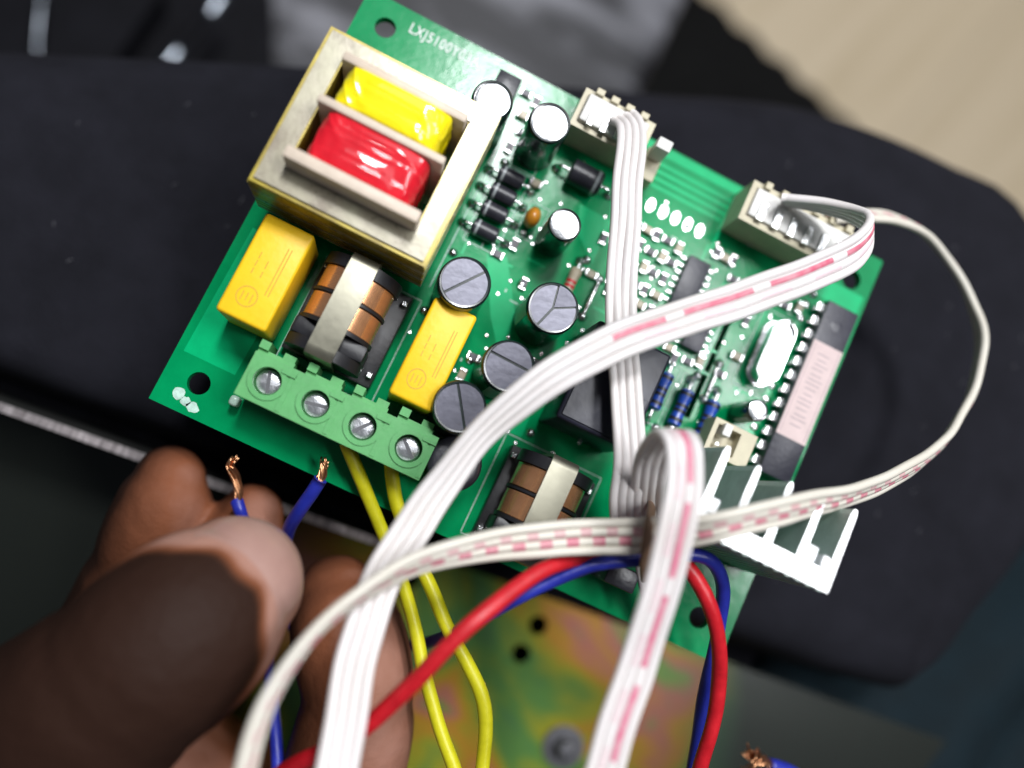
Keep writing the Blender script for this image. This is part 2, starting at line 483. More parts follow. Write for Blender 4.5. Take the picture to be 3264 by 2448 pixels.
t = thing('stool_leg', [(-82.0, 90.7, -150.0), (-80.7, 99.9, -150.0), (-78.9, 109.0, -150.0), (-77.0, 122.8, -150.0)][0][:3], 'shiny chrome edged leg in the dark top left corner', 'leg')
rod = spline([(-82.0, 90.7, -150.0), (-80.7, 99.9, -150.0), (-78.9, 109.0, -150.0), (-77.0, 122.8, -150.0)], 2)
k3 = len(rod) // 3
obj('rod', tube(bmesh.new(), rod, 1.9, 12), M_DARKP, t, smooth=None)
obj('chrome_cap', tube(bmesh.new(), rod[:k3], 2.6, 12), M_CHROME, t, smooth=None)
obj('chrome_cap', tube(bmesh.new(), rod[-k3:], 2.4, 12), M_CHROME, t, smooth=None)
tag(obj('dark_cable', tube(bmesh.new(), spline([(-125.8, 96.1, -150.0), (-122.3, 87.5, -150.0), (-119.2, 79.3, -151.0), (-116.2, 73.3, -153.0)], 2), 0.9, 8), M_CHROME, smooth=None), 'thin shiny grey cable at the far top left', 'cable')
bm = bmesh.new()
prism(bm, [(-194.0, 103.0), (-118.0, 149.0), (-98.0, 116.0), (-100.0, 91.0), (-93.0, 69.0), (-156.0, 34.0)], -168, -158)  # thin flat dark panel in the corner
bm2 = bmesh.new()
prism(bm2, [(-141.0, 145.0), (-93.0, 174.0), (-70.0, 138.0), (-46.0, 93.0), (-105.0, 61.0)], -190, -170)  # dark slab added over the case to hide its grey sheen
tag(obj('added_dark_slab', bm2, M_DARKP, smooth=False), 'dull black slab added to hide sheen beside the chrome edged leg', 'box')
tag(obj('plastic_panel', bm, M_DARKP, smooth=False), 'dull black plastic tub in the top left corner', 'panel')

# charcoal cushion under the board
up = [(-55.0, 41.0), (-13.0, 62.0), (54.0, 93.0), (73.0, 102.0), (87.0, 107.0), (103.0, 110.0), (118.0, 111.0), (132.0, 111.0)]
low = [(158.0, 45.0), (152.0, 28.0), (150.0, 18.0), (147.0, 6.0)]
rim = [(-27.2, -11.9), (39.2, -6.3), (106.0, 0.2), (156.2, 4.2), (154.3, -4.0)]
r0, r1 = Vector(rim[0]), Vector(rim[3])
rd = (r1 - r0).normalized()
def rimpt(x): 
    k = (x - r0.x) / rd.x
    return (x, r0.y + rd.y * k)
def frontpt(x):
    p = rimpt(x)
    return (p[0], p[1] + 3.0)
outline = [(-200, -12)] + [(-140, up[0][1] - 42)] + list(up) + [(150, 97), (163, 80), (160, 60)] + list(low[:3]) + [(low[3][0] + 1, low[3][1] + 4)]
sm = [(x, y) for x, y, *_ in spline([(x, y, 0) for x, y in outline], 4)] + [frontpt(x) for x in range(130, -201, -8)]
area = sum(sm[i - 1][0] * sm[i][1] - sm[i][0] * sm[i - 1][1] for i in range(len(sm)))
sg = 1.0 if area > 0 else -1.0
bm = bmesh.new()
rings = []
for inset, z in ((0, -130), (0, -49), (0.8, -41), (2.5, -34), (5.5, -29), (9.5, -26), (15, -24.6), (22, -24.0)):
    ring = []
    n = len(sm)
    for i in range(n):
        a, b = Vector(sm[i - 1]), Vector(sm[(i + 1) % n])
        d = (b - a).normalized(); nrm = Vector((-d.y, d.x)) * sg
        p = Vector(sm[i]); front = p.y < frontpt(p.x)[1] + 0.5
        wq = max(0.0, min(1.0, (p.y - frontpt(p.x)[1]) / 14.0)); q = p + nrm * (wq * (inset - 9) + (1 - wq) * inset * 0.35)
        ring.append(bm.verts.new((q.x, q.y, z)))
    rings.append(ring)
for a, b in zip(rings, rings[1:]):
    for i in range(len(a)):
        j = (i + 1) % len(a)
        bm.faces.new((a[i], a[j], b[j], b[i]))
tris = tessellate_polygon([[v.co.copy() for v in rings[-1]]])
for t3 in tris:
    try: bm.faces.new([rings[-1][i] for i in t3])
    except ValueError: pass
# lower lap under the tray
prism(bm, [frontpt(-190), frontpt(150), (150, -150), (-190, -150)], -130, -56)
tag(obj('cushion', bm, M_CLOTH, smooth=True, angle=50), 'charcoal fabric cushion under the green circuit board', 'cushion')

bm = bmesh.new()
nx, ny = 30, 40
for i in range(nx):
    for j in range(ny):
        x = 128 + i * 6.0; y = -110 + j * 5.0
        w = math.sin((x * 0.92 - y * 0.38) * 0.16) * 5 + math.sin((x + y) * 0.05) * 4
        bm.verts.new((x, y, -58 + w))
bm.verts.ensure_lookup_table()
for i in range(nx - 1):
    for j in range(ny - 1):
        bm.faces.new([bm.verts[k] for k in (i * ny + j, (i + 1) * ny + j, (i + 1) * ny + j + 1, i * ny + j + 1)])
bmesh.ops.solidify(bm, geom=bm.faces[:], thickness=1.5)
tag(obj('folded_cloth', bm, M_TEAL, smooth=True), 'very dark teal folded cloth at the lower right', 'cloth')

# lint on the cushion
bm = bmesh.new()
for k in range(60):
    x, y = random.uniform(-60, 145), random.uniform(5, 98)
    if -3 < x < 100 and -3 < y < 77: continue
    if y > up[0][1] + (x + 60) * 0.42 - 6: continue
    a = random.gauss(1.1, 0.4); l = random.uniform(0.5, 1.6); c = random.uniform(-0.15, 0.15)
    pts = [(x + math.cos(a + c * q) * l * q / 3, y + math.sin(a + c * q) * l * q / 3, -23.9 + 0.12 * math.sin(q)) for q in range(4)]
    tube(bm, pts, random.uniform(0.025, 0.05), 4)
tag(obj('lint', bm, M_LINT, smooth=None), 'pale lint fibres on the charcoal cushion', 'lint', kind='stuff')

# metal tray with its sheared rim
tray = thing('metal_tray', (60, -50, -51.5), 'zinc plated steel tray with rainbow colour and painted sheen below the board', 'tray')
pA, pB = Vector(rimpt(-120)), Vector(rimpt(156))
nrm = Vector((rd.y, -rd.x))          # towards the inside of the tray
rt = 1.6
ZR = -24.0
pM = Vector(rimpt(44))
holes = [circle(x, y, 2.0, 20) for x, y in [(80.1, -10.2), (79.2, -17.0), (51.2, -12.6)]]
c0, c1 = pA + nrm * rt, Vector((176.5, 4.3))
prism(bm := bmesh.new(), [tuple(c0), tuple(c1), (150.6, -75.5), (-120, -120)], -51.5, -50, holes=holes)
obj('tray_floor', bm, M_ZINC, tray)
bm = bmesh.new()
pM2 = pM + nrm * rt
prism(bm, [tuple(pA), tuple(pM), tuple(pM2), tuple(c0)], -51.5, ZR - 0.3)
obj('back_wall', bm, M_DULL, tray)
bm = bmesh.new()
prism(bm, [tuple(pA + nrm * 0.05), tuple(pM + nrm * 0.05), tuple(pM + nrm * (rt - 0.05)), tuple(c0 - nrm * 0.05)], ZR - 0.298, ZR)
obj('sheared_rim', bm, M_CUT, tray)
bo = lathe(bmesh.new(), 95.5, -30.6, -50, [(3.6, 0), (3.6, 0.9), (2.2, 0.95), (2.2, 3.0), (1.8, 3.6), (1.1, 3.8)], 6)
bolt = obj('bolt', bo, M_DARKHOLE, tray, smooth=False)
obj('washer', lathe(bmesh.new(), 95.5, -30.6, -50, [(4.4, 0.02), (4.4, 0.6), (3.65, 0.65)], 28), M_DARKHOLE, bolt, smooth=True, angle=40)

# ------------------------------------------------------------------ the circuit board
W, H = 97.0, 73.5
board = thing('circuit_board', (W / 2, H / 2, -1.6), 'green printed circuit board with transformer, terminal block and heatsink', 'circuit board')
mh = [(5.0, 68.8), (5.4, 5.1), (93.0, 67.9), (91.2, 5.4)]
padx = [56.2, 58.6, 60.9, 63.2, 65.5]
holes = [circle(x, y, 1.72, 24) for x, y in mh] + [circle(x, 62.6, 0.4, 10) for x in padx] + \
        [[(75.7, 33.6), (76.7, 33.6), (76.7, 51.2), (75.7, 51.2)]]
obj('board_panel', prism(bmesh.new(), [(0, 0), (W, 0), (W, H), (0, H)], -1.6, 0, holes=holes), M_BOARD, board)
bm = bmesh.new()
for a in ((0.0, -0.02, W, -0.02), ): line(bm, a[0], a[1], a[2], a[3], 0.02, z=-0.1, t=1.4)
bm.free()

# copper under the mask
bm = bmesh.new()
for (y, w, xa, xb) in ((72.4, 1.5, 51, 72), (70.2, 0.7, 54.6, 68.4), (68.9, 0.7, 54.6, 68.4), (67.6, 0.7, 54.6, 68.4), (66.3, 0.7, 54.6, 68)):
    line(bm, xa, y, xb, y, w)
for pts in ([(35.4, 43), (38.6, 44), (47.2, 31), (44.6, 28.6), (40.4, 34)], [(48.6, 27.4), (52.6, 25.5), (53.0, 19), (49.0, 18.6)],
            [(45.5, 57.5), (51.5, 57.5), (51.5, 49.4), (47.2, 53)], [(84.0, 62.5), (96.2, 62.5), (96.2, 66), (89.5, 66)],
            [(1.2, 8.5), (9.5, 8.5), (10.2, 29.0), (1.6, 30.0)], [(62.2, 24.3), (69.2, 24.3), (69.2, 30.5), (66.6, 32)]):
    prism(bm, pts, 0.0, 0.03, bottom=False)
for k in range(22):
    x, y = random.choice(((random.uniform(53, 74), random.uniform(40, 61)), (random.uniform(30, 52), random.uniform(40, 66)), (random.uniform(66, 82), random.uniform(30, 42))))
    if random.random() < 0.5: line(bm, x, y, x + random.uniform(3, 9), y, 0.45, z=0.025)
    else: line(bm, x, y, x, y + random.uniform(3, 9), 0.45, z=0.025)
line(bm, 87.2, 34, 87.2, 57, 0.9, z=0.03); line(bm, 81.4, 44, 81.4, 56, 0.35, z=0.03)
obj('copper_traces', bm, M_TRACE, board)['kind'] = 'stuff'

# silkscreen
bm = bmesh.new()
def rect(x0, x1, y0, y1, w=0.16):
    line(bm, x0, y0, x1, y0, w, 0.05); line(bm, x0, y1, x1, y1, w, 0.05)
    line(bm, x0, y0 + w, x0, y1 - w, w, 0.051); line(bm, x1, y0 + w, x1, y1 - w, w, 0.051)
rect(13.6, 29.6, 13.2, 31.4); rect(50.6, 67.4, 1.6, 18.6); line(bm, 29.7, 34, 29.7, 62, 0.2, 0.05)
rect(31.0, 36.6, 43.4, 57.6); rect(38.2, 41.6, 48.0, 54.2, 0.12); rect(80.9, 87.0, 42.2, 56.4, 0.14)
rect(31.2, 36.8, 58.0, 68.5, 0.14); rect(68.2, 72.2, 30.0, 40.6, 0.12); rect(72.8, 75.4, 29.6, 40.2, 0.12)
rect(22.6, 29.2, 64.6, 68.8, 0.14)
line(bm, 75.1, 34, 75.1, 51, 0.35, 0.05)
for k in range(46):
    x, y = random.choice(((random.uniform(53, 74), random.uniform(41, 61)), (random.uniform(30, 37), random.uniform(43, 71)), (random.uniform(78, 88), random.uniform(35, 60)), (random.uniform(38, 52), random.uniform(16, 58)), (random.uniform(15, 30), random.uniform(57.5, 64))))
    l = random.uniform(0.5, 1.7)
    if random.random() < 0.6: line(bm, x, y, x, y + l, 0.3, 0.045)
    else: line(bm, x, y, x + l, y, 0.22, 0.045)
for (x0, y0, w0, h0) in ((3.5, 2.6, 1.6, 1.9), (4.9, 1.9, 1.5, 1.3), (6.2, 1.5, 1.9, 1.5)):
    prism(bm, [(x0 + w0 * math.cos(q) * random.uniform(0.45, 0.6), y0 + h0 * math.sin(q) * random.uniform(0.42, 0.6)) for q in [2 * math.pi * i / 14 for i in range(14)]], 0.01, 0.04, bottom=False)
obj('silkscreen', bm, M_SILKD, board)['kind'] = 'stuff'

def text_mesh(name, body, x, y, size, m, parent, z=0.06, rot=0.0, squeeze=0.8):
    cu = bpy.data.curves.new(name, 'FONT')
    cu.body = body; cu.size = size; cu.extrude = 0.015; cu.space_character = 1.12; cu.offset = 0.03
    tmp = bpy.data.objects.new('tmp_text', cu); COL.objects.link(tmp)
    dg = bpy.context.evaluated_depsgraph_get()
    me = bpy.data.meshes.new_from_object(tmp.evaluated_get(dg))
    bpy.data.objects.remove(tmp); bpy.data.curves.remove(cu)
    b = bmesh.new(); b.from_mesh(me); bpy.data.meshes.remove(me)
    for v in b.verts: v.co.x *= squeeze
    bmesh.ops.rotate(b, verts=b.verts, cent=(0, 0, 0), matrix=Matrix.Rotation(rot, 3, 'Z'))
    bmesh.ops.translate(b, verts=b.verts, vec=(x, y, z))
    return obj(name, b, m, parent, smooth=False)
text_mesh('board_lettering', 'LXJ5100Y03A', 8.4, 70.0, 2.5, M_SILK, board, squeeze=0.78)

# tinned header pads
for i, x in enumerate(padx):
    b = bmesh.new()
    prism(b, circle(x, 63.0, 0.72, 20, 1.0, 1.7), 0.0, 0.09, holes=[circle(x, 62.6, 0.42, 10)], bottom=False)
    obj('solder_pad', b, M_TIN, board)

b = bmesh.new()
for k in range(130):
    x, y = random.uniform(30, 88), random.uniform(16, 66)
    lathe(b, x, y, 0.0, [(0.34, 0.02), (0.30, 0.06), (0.14, 0.055)], 8)
v_ = obj('vias', b, M_TIN, board, smooth=True); v_['kind'] = 'stuff'

# --- transformer
tf = obj('transformer', prism(bmesh.new(), [(2.3, 32.3), (28.5, 32.3), (28.5, 56.9), (2.3, 56.9)], 5.0, 18.0,
         holes=[[(6.0, 36.6), (25.0, 36.6), (25.0, 53.6), (6.0, 53.6)]]), M_LACQ, board, smooth=False)
b = bmesh.new()
prism(b, [(2.85, 32.85), (27.95, 32.85), (27.95, 56.35), (2.85, 56.35)], 18.0, 18.4, holes=[[(5.8, 36.4), (25.2, 36.4), (25.2, 53.8), (5.8, 53.8)]])
obj('core_lamination', b, M_STEEL, tf)
for k in range(9):   # sheared edges of the stacked sheets
    z = 5.6 + k * 1.35
    b = bmesh.new()
    box(b, 2.15, 28.65, 32.15, 32.28, z, z + 0.95); box(b, 2.15, 2.28, 32.3, 56.9, z, z + 0.95); box(b, 28.52, 28.65, 32.3, 56.9, z, z + 0.95)
    obj('lamination_edge', b, M_LACQ if k % 3 else M_STEEL, tf)
from mathutils import noise as mnoise
def winding(y0, y1, m, name):
    b = bmesh.new()
    NA, NY = 150, 44
    rings = []
    for k in range(NY + 1):
        f = k / NY; y = y0 + (y1 - y0) * f
        bul = 0.2 * (1 - (2 * f - 1) ** 6) - 0.25 * (abs(2 * f - 1) > 0.97)
        # overlapping turns of tape: small steps across the coil
        step = 0.10 * ((f * 2.6 + 0.3) % 1.0)
        ring = []
        for q in range(NA):
            a = 2 * math.pi * q / NA
            c, s_ = math.cos(a), math.sin(a)
            e = 0.27
            px = 7.7 * math.copysign(abs(c) ** e, c); pz = 10.2 * math.copysign(abs(s_) ** e, s_)
            nz = mnoise.noise(Vector((px * 0.55 + 3, y * 0.22, pz * 0.55)) ) 
            rid = (1 - abs(mnoise.noise(Vector((px * 0.42 + y * 0.25, y * 0.16 + 7, pz * 0.4))) * 2.0)) ** 3
            d = bul + step + 0.18 * nz + 0.20 * rid
            l = math.hypot(px, pz)
            ring.append(b.verts.new((15.5 + px * (1 + d / l), y, 11.6 + pz * (1 + d / l))))
        rings.append(ring)
    for a_, b_ in zip(rings, rings[1:]):
        for q in range(NA):
            j = (q + 1) % NA
            b.faces.new((a_[q], a_[j], b_[j], b_[q]))
    b.faces.new(rings[0]); b.faces.new(rings[-1])
    return obj(name, b, m, tf, smooth=True, angle=60)
winding(46.3, 52.0, M_YTAPE, 'yellow_winding')
winding(37.9, 44.9, M_RTAPE, 'red_winding')
for (ya, yb, zt, xe) in ((52.1, 53.5, 21.2, 0.0), (44.95, 46.2, 22.3, 0.0), (36.0, 37.8, 22.9, 0.4)):
    obj('bobbin_flange', B(6.2 - xe, 24.8 + xe, ya, yb, 2.2, zt, bev=0.35), M_BOBBIN, tf, smooth=True, angle=40)
for x in (7, 12, 19, 24):
    for y in (38.5, 51):
        obj('solder_pin', B(x - 0.35, x + 0.35, y - 0.35, y + 0.35, 0.0, 2.4), M_TIN, tf)

# --- film capacitors
fc = obj('film_capacitor', B(4.8, 12.4, 15.3, 30.9, 0.3, 11.0, bev=0.55, seg=3), M_YCAP, board, smooth=True, angle=40)
b = bmesh.new()
prism(b, circle(7.9, 18.8, 1.55, 28), 11.0, 11.03, holes=[circle(7.9, 18.8, 1.38, 28)], bottom=False)
for k, (x, y, l) in enumerate(((7.2, 18.0, 1.4), (7.9, 18.2, 1.2), (8.6, 18.0, 1.4), (6.9, 22.0, 0.9), (6.9, 23.2, 0.9), (6.9, 24.4, 1.0), (8.3, 22.0, 0.9), (8.3, 23.4, 1.2), (10.0, 20.0, 7.5), (10.5, 20.0, 7.5))):
    line(b, x, y, x, y + l, 0.16, 11.03)
obj('printed_mark', b, M_YPRINT, fc)
fc2 = dup(fc, (26.2, 0.0, 0))
fc2.scale = (0.9, 1.0, 1.0)

# --- chokes
def make_choke(dx, dy):
    e = obj('choke', B(13.9 + dx, 28.4 + dx, 15.2 + dy, 30.8 + dy, 0.0, 2.2, bev=0.3), M_BLACK, board, smooth=True, angle=40)
    cxx = 20.6 + dx
    for (ya, yb, r) in ((15.6, 17.3, 5.9), (24.4, 24.8, 5.7), (19.9, 20.5, 5.7), (28.6, 30.4, 5.9)):
        b = bmesh.new()
        lathe(b, cxx, 0, 6.9, [(r, ya + dy), (r, yb + dy)], 28, axis='Y')
        obj('bobbin_flange', b, M_BLACK, e, smooth=True, angle=40)
    obj('bobbin_block', B(15.0 + dx, 26.2 + dx, 17.3 + dy, 19.9 + dy, 2.2, 10.4, bev=0.5), M_BLACK, e, smooth=True, angle=40)
    for (ya, yb) in ((20.5, 24.3), (24.9, 28.6)):
        prof = []
        n = 10
        for k in range(n):
            a, c = ya + (yb - ya) * k / n, ya + (yb - ya) * (k + 1) / n
            prof += [(5.38, a + 0.02 + dy), (5.48, (a + c) / 2 + dy)]
        prof.append((5.38, yb - 0.02 + dy))
        obj('copper_winding', lathe(bmesh.new(), cxx, 0, 6.9, prof, 40, axis='Y'), M_COPPER, e, smooth=True, angle=70)
    b = bmesh.new()
    z1 = 13.2
    path = [(15.0, 2.2), (15.0, 11.4), (15.25, 12.5), (15.9, 13.05), (16.7, z1), (29.8, z1), (30.5, 13.05), (31.05, 12.5), (31.3, 11.4), (31.3, 2.2)]
    inner = [(15.5, 2.2), (15.5, 11.3), (15.7, 12.2), (16.2, 12.6), (16.8, z1 - 0.5), (29.7, z1 - 0.5), (30.2, 12.6), (30.6, 12.2), (30.8, 11.3), (30.8, 2.2)]
    xs = (18.5 + dx, 22.6 + dx)
    rows = [[[b.verts.new((x, y + dy, z)) for (y, z) in pl] for x in xs] for pl in (path, inner)]
    for k in range(len(path) - 1):
        o, i = rows
        b.faces.new((o[0][k], o[1][k], o[1][k + 1], o[0][k + 1]))
        b.faces.new((i[0][k], i[0][k + 1], i[1][k + 1], i[1][k]))
        for s in (0, 1): b.faces.new((o[s][k], o[s][k + 1], i[s][k + 1], i[s][k]))
    es = [ed for ed in b.edges if len(ed.link_faces) == 2]
    obj('steel_clip', b, M_CORE, e, smooth=True, angle=35)
    for y in (17.0, 29.2):
        for x in (14.6, 27.6):
            obj('solder_pin', B(x - 0.4 + dx, x + 0.4 + dx, y - 0.4 + dy, y + 0.4 + dy, 2.2, 3.4, bev=0.1), M_TIN, e)
    return e
make_choke(0, 0)
make_choke(38.1, -13.6)

# --- terminal block
xs = [15.7, 23.05, 30.3, 37.5]
b = bmesh.new()
prism(b, [(12.4, 5.9), (40.8, 5.9), (40.8, 12.6), (12.4, 12.6)], 7.2, 10.6, holes=[circle(x, 9.4, 2.0, 28) for x in xs])
for xa, xb in ((12.4, 13.3), (18.4, 20.4), (25.7, 27.7), (33.0, 34.9), (39.9, 40.8)): box(b, xa, xb, 5.9, 12.6, 0, 7.19)
box(b, 13.3, 39.9, 11.6, 12.6, 0, 7.18); box(b, 13.3, 39.9, 5.9, 11.6, 0, 1.6)
for x in xs: prism(b, circle(x, 9.4, 2.75, 32), 10.6, 10.85, holes=[circle(x, 9.4, 2.0, 28)])
for k, x in enumerate(xs):       # stepped back rail with its notches
    box(b, x - 3.35, x + 2.2, 12.6, 13.3, 2, 9.2)
    box(b, x - 3.35, x - 1.9, 13.3, 14.5, 2, 9.9); box(b, x + 0.2, x + 2.0, 13.3, 14.2, 2, 8.8)
    box(b, x + 2.6, x + 3.3, 6.2, 12.2, 10.6, 10.75)
    box(b, x + 1.2, x + 3.3, 11.3, 11.9, 10.6, 11.1)
tb = obj('terminal_block', b, M_GTERM, board, smooth=False)
for k, x in enumerate(xs):
    s = obj('screw', lathe(bmesh.new(), x, 9.4, 6.0, [(1.95, 0), (1.95, 2.6), (1.7, 2.95), (1.2, 3.05)], 28), M_SCREW, tb, smooth=True, angle=35)
    a = (1.9, 0.2, 0.9, 2.4)[k]
    b = bmesh.new()
    line(b, x - 1.6 * math.cos(a), 9.4 - 1.6 * math.sin(a), x + 1.6 * math.cos(a), 9.4 + 1.6 * math.sin(a), 0.5, z=9.09, t=0.05)
    obj('slot', b, M_DARKHOLE, s)
    obj('wire_cage', B(x - 2.0, x + 2.0, 7.4, 11.4, 1.7, 6.0, bev=0.2), M_DARKHOLE, tb)
obj('peg', B(10.9, 12.3, 4.2, 5.8, 0.0, 3.2, bev=0.5, seg=3), M_PEG, tb, smooth=True, angle=40)

# --- electrolytic capacitors
def ecap(x, y, r, h, topm, mode, rot=0.0, cuts=None):
    c = obj('electrolytic_capacitor', lathe(bmesh.new(), x, y, 0.3, [(r * 0.9, 0), (r, 0.3), (r, 0.9), (r * 0.95, 1.15), (r, 1.4), (r, h - 0.9), (r * 0.985, h - 0.45), (r * 0.93, h - 0.25), (r * 0.87, h - 0.28), (r * 0.85, h - 0.5)], 36), M_SLEEVE, board, smooth=True, angle=50)
    # printed stripe, a curved patch just proud of the sleeve
    b = bmesh.new()
    a0 = rot + 2.2
    cols = [[b.verts.new((x + (r + 0.02) * math.cos(a0 + 0.12 * i), y + (r + 0.02) * math.sin(a0 + 0.12 * i), z)) for z in (2.0, h - 0.8)] for i in range(7)]
    for p, q in zip(cols, cols[1:]): b.faces.new((p[0], q[0], q[1], p[1]))
    obj('polarity_stripe', b, M_STRIPE, c, smooth=True)
    rt = r * 0.855; zt = 0.3 + h - 0.42
    if mode == 'flat':
        t_ = obj('metal_top', lathe(bmesh.new(), x, y, zt, [(rt, -0.3), (rt, 0.0), (rt * 0.9, 0.06), (0.01, 0.07)], 36, cap=False), topm, c, smooth=True, angle=40)
        return c
    # scored vent: sectors tilted a little, with grooves between
    n = len(cuts)
    gap = 0.2
    for k in range(n):
        a0 = cuts[k]; a1 = cuts[(k + 1) % n] + (2 * math.pi if k == n - 1 else 0)
        mid = (a0 + a1) / 2
        ox, oy = math.cos(mid) * gap, math.sin(mid) * gap
        tilt = (0.22, -0.12, 0.08)[k]
        b = bmesh.new()
        arc = [(x + ox + rt * 0.98 * math.cos(a0 + (a1 - a0) * q / 16), y + oy + rt * 0.98 * math.sin(a0 + (a1 - a0) * q / 16)) for q in range(17)]
        pts = [(x + ox, y + oy)] + arc
        if n == 2: pts = arc
        vs_ = []
        for (px, py) in pts:
            dd = (px - x) * math.cos(mid + 0.6) + (py - y) * math.sin(mid + 0.6)
            vs_.append(b.verts.new((px, py, zt + 0.1 + tilt * dd * 0.25)))
        f = b.faces.new(vs_)
        r_ = bmesh.ops.extrude_face_region(b, geom=[f])
        for v in r_['geom']:
            if isinstance(v, bmesh.types.BMVert): v.co.z = zt - 0.25
        obj('vent_sector', b, topm, c)
    obj('vent_bed', lathe(bmesh.new(), x, y, zt - 0.3, [(rt, -0.1), (rt, 0.03)], 30), M_GROOVE, c)
    return c
ecap(26.2, 60.6, 3.1, 13.0, M_ALU, 'flat')
ecap(35.2, 61.6, 3.2, 13.0, M_ALU, 'flat')
ecap(43.9, 49.4, 2.55, 11.0, M_ALU, 'flat', 1.0)
ecap(83.7, 38.0, 1.75, 8.0, M_ALU, 'flat', 2.0)
ecap(34.3, 34.1, 3.9, 13.0, M_ALUG, 'vent', 0.55, (0.95, 4.05))
ecap(47.4, 36.6, 3.9, 13.0, M_ALUG, 'vent', 0.9, (0.5, 1.75, 4.4))
ecap(45.2, 26.0, 3.9, 13.0, M_ALUG, 'vent', 2.2, (0.2, 2.9))
ecap(41.4, 17.7, 3.9, 12.6, M_ALUG, 'vent', -0.6, (-0.9, 2.1))
obj('round_inductor', lathe(bmesh.new(), 44.6, 10.4, 0.2, [(3.6, 0), (4.1, 0.4), (4.1, 7.0), (3.8, 7.6), (3.0, 7.8)], 36), M_BLACKM, board, smooth=True, angle=50)

# --- axial parts
def axial(name, x, y, z, l, r, body, band, lead=2.2, axis='X', bands=(0.72,), waist=0.0):
    pr = [(r * 0.7, -l / 2), (r, -l / 2 + 0.25)]
    if waist: pr += [(r, -l / 2 + l * 0.2), (r - waist, -l / 2 + l * 0.3), (r - waist, l / 2 - l * 0.3), (r, l / 2 - l * 0.2)]
    pr += [(r, l / 2 - 0.25), (r * 0.7, l / 2)]
    d = obj(name, lathe(bmesh.new(), x, y, z, pr, 24, axis=axis), body, board, smooth=True, angle=50)
    for bp in bands:
        h0 = -l / 2 + l * bp
        rr = r + 0.03 - (waist if 0.3 < bp < 0.7 else 0)
        obj('band', lathe(bmesh.new(), x, y, z, [(rr, h0), (rr, h0 + l * 0.09)], 24, axis=axis), band, d, smooth=True, angle=40)
    for s in (-1, 1):
        e = [(s * (l / 2 - 0.2), 0), (s * (l / 2 + lead * 0.6), 0), (s * (l / 2 + lead * 0.9), -0.35), (s * (l / 2 + lead), -z + 0.05)]
        pts = [(x + a, y, z + q) if axis == 'X' else (x, y + a, z + q) for a, q in e]
        obj('lead', tube(bmesh.new(), spline(pts, 0.3), 0.3, 8), M_TIN, d, smooth=None)
        px = pts[-1]
        obj('solder_joint', lathe(bmesh.new(), px[0], px[1], 0, [(0.95, 0), (0.7, 0.25), (0.32, 0.8)], 14), M_TIN, d, smooth=True)
    return d
for y in (55.5, 52.4, 49.2, 45.7): axial('diode', 33.6, y, 1.5, 4.4, 1.35, M_BLACKM, M_STRIPE, 1.6, bands=(0.16,))
axial('large_diode', 44.3, 61.0, 2.2, 5.6, 2.1, M_BLACKM, M_STRIPE, 2.0, bands=(0.78,))
for x, yy in ((70.1, 35.3), (74.2, 34.3), (79.0, 34.6)):
    axial('resistor', x, yy, 1.4, 6.4, 1.15, M_BLUER, M_BLACK, 2.0, axis='Y', bands=(0.12, 0.36, 0.5, 0.82), waist=0.15)
axial('jumper', 77.6, 40.8, 0.6, 4.0, 0.32, M_TIN, M_TIN, 1.2, axis='Y', bands=())
axial('resistor', 49.5, 44.5, 1.3, 5.4, 0.95, M_SMDW, M_RED, 1.6, axis='Y', bands=(0.15, 0.35, 0.5), waist=0.12)
axial('jumper', 53.6, 44.2, 0.7, 4.4, 0.35, M_TIN, M_TIN, 1.2, axis='Y', bands=())
b = bmesh.new()
bmesh.ops.create_uvsphere(b, u_segments=20, v_segments=12, radius=1.0)
for v in b.verts: v.co = Vector((39.4 + v.co.x * 1.25, 50.9 + v.co.y * 1.75, 2.6 + v.co.z * 1.9))
cc = obj('ceramic_capacitor', b, M_CERAM, board, smooth=True)
for s in (-1, 1):
    obj('lead', tube(bmesh.new(), [(39.4, 50.9 + s * 1.1, 1.6), (39.4, 50.9 + s * 1.3, 0.0)], 0.25, 8), M_TIN, cc, smooth=None)
    obj('solder_joint', lathe(bmesh.new(), 39.4, 50.9 + s * 2.2, 0, [(0.8, 0), (0.5, 0.3), (0.25, 0.6)], 14), M_TIN, cc, smooth=True)

# --- relay, power parts, heatsink
rl = obj('relay', B(54.2, 66.2, 22.4, 38.0, 0.4, 14.0, bev=0.5, seg=3), M_RELAY, board, smooth=True, angle=40)
obj('case_ledge', B(54.8, 65.6, 23.0, 30.2, 14.0, 14.25, bev=0.1), M_RELAY, rl)
tr = obj('transistor', B(24.6, 28.4, 65.4, 69.9, 0.5, 4.2, bev=0.2), M_BLACKM, board, smooth=True, angle=40)
for k in range(3): obj('leg', tube(bmesh.new(), [(25.2 + 1.3 * k, 65.5, 1.2), (25.2 + 1.3 * k, 64.6, 1.0), (25.2 + 1.3 * k, 64.2, 0.0)], 0.28, 8), M_TIN, tr, smooth=None)
tr2 = obj('transistor', B(71.8, 76.6, 4.2, 7.4, 0.4, 9.0, bev=0.25), M_BLACKM, board, smooth=True, angle=40)
obj('solder_joint', lathe(bmesh.new(), 70.2, 4.0, 0, [(1.1, 0), (0.8, 0.4), (0.35, 1.0)], 14), M_TIN, tr2, smooth=True)

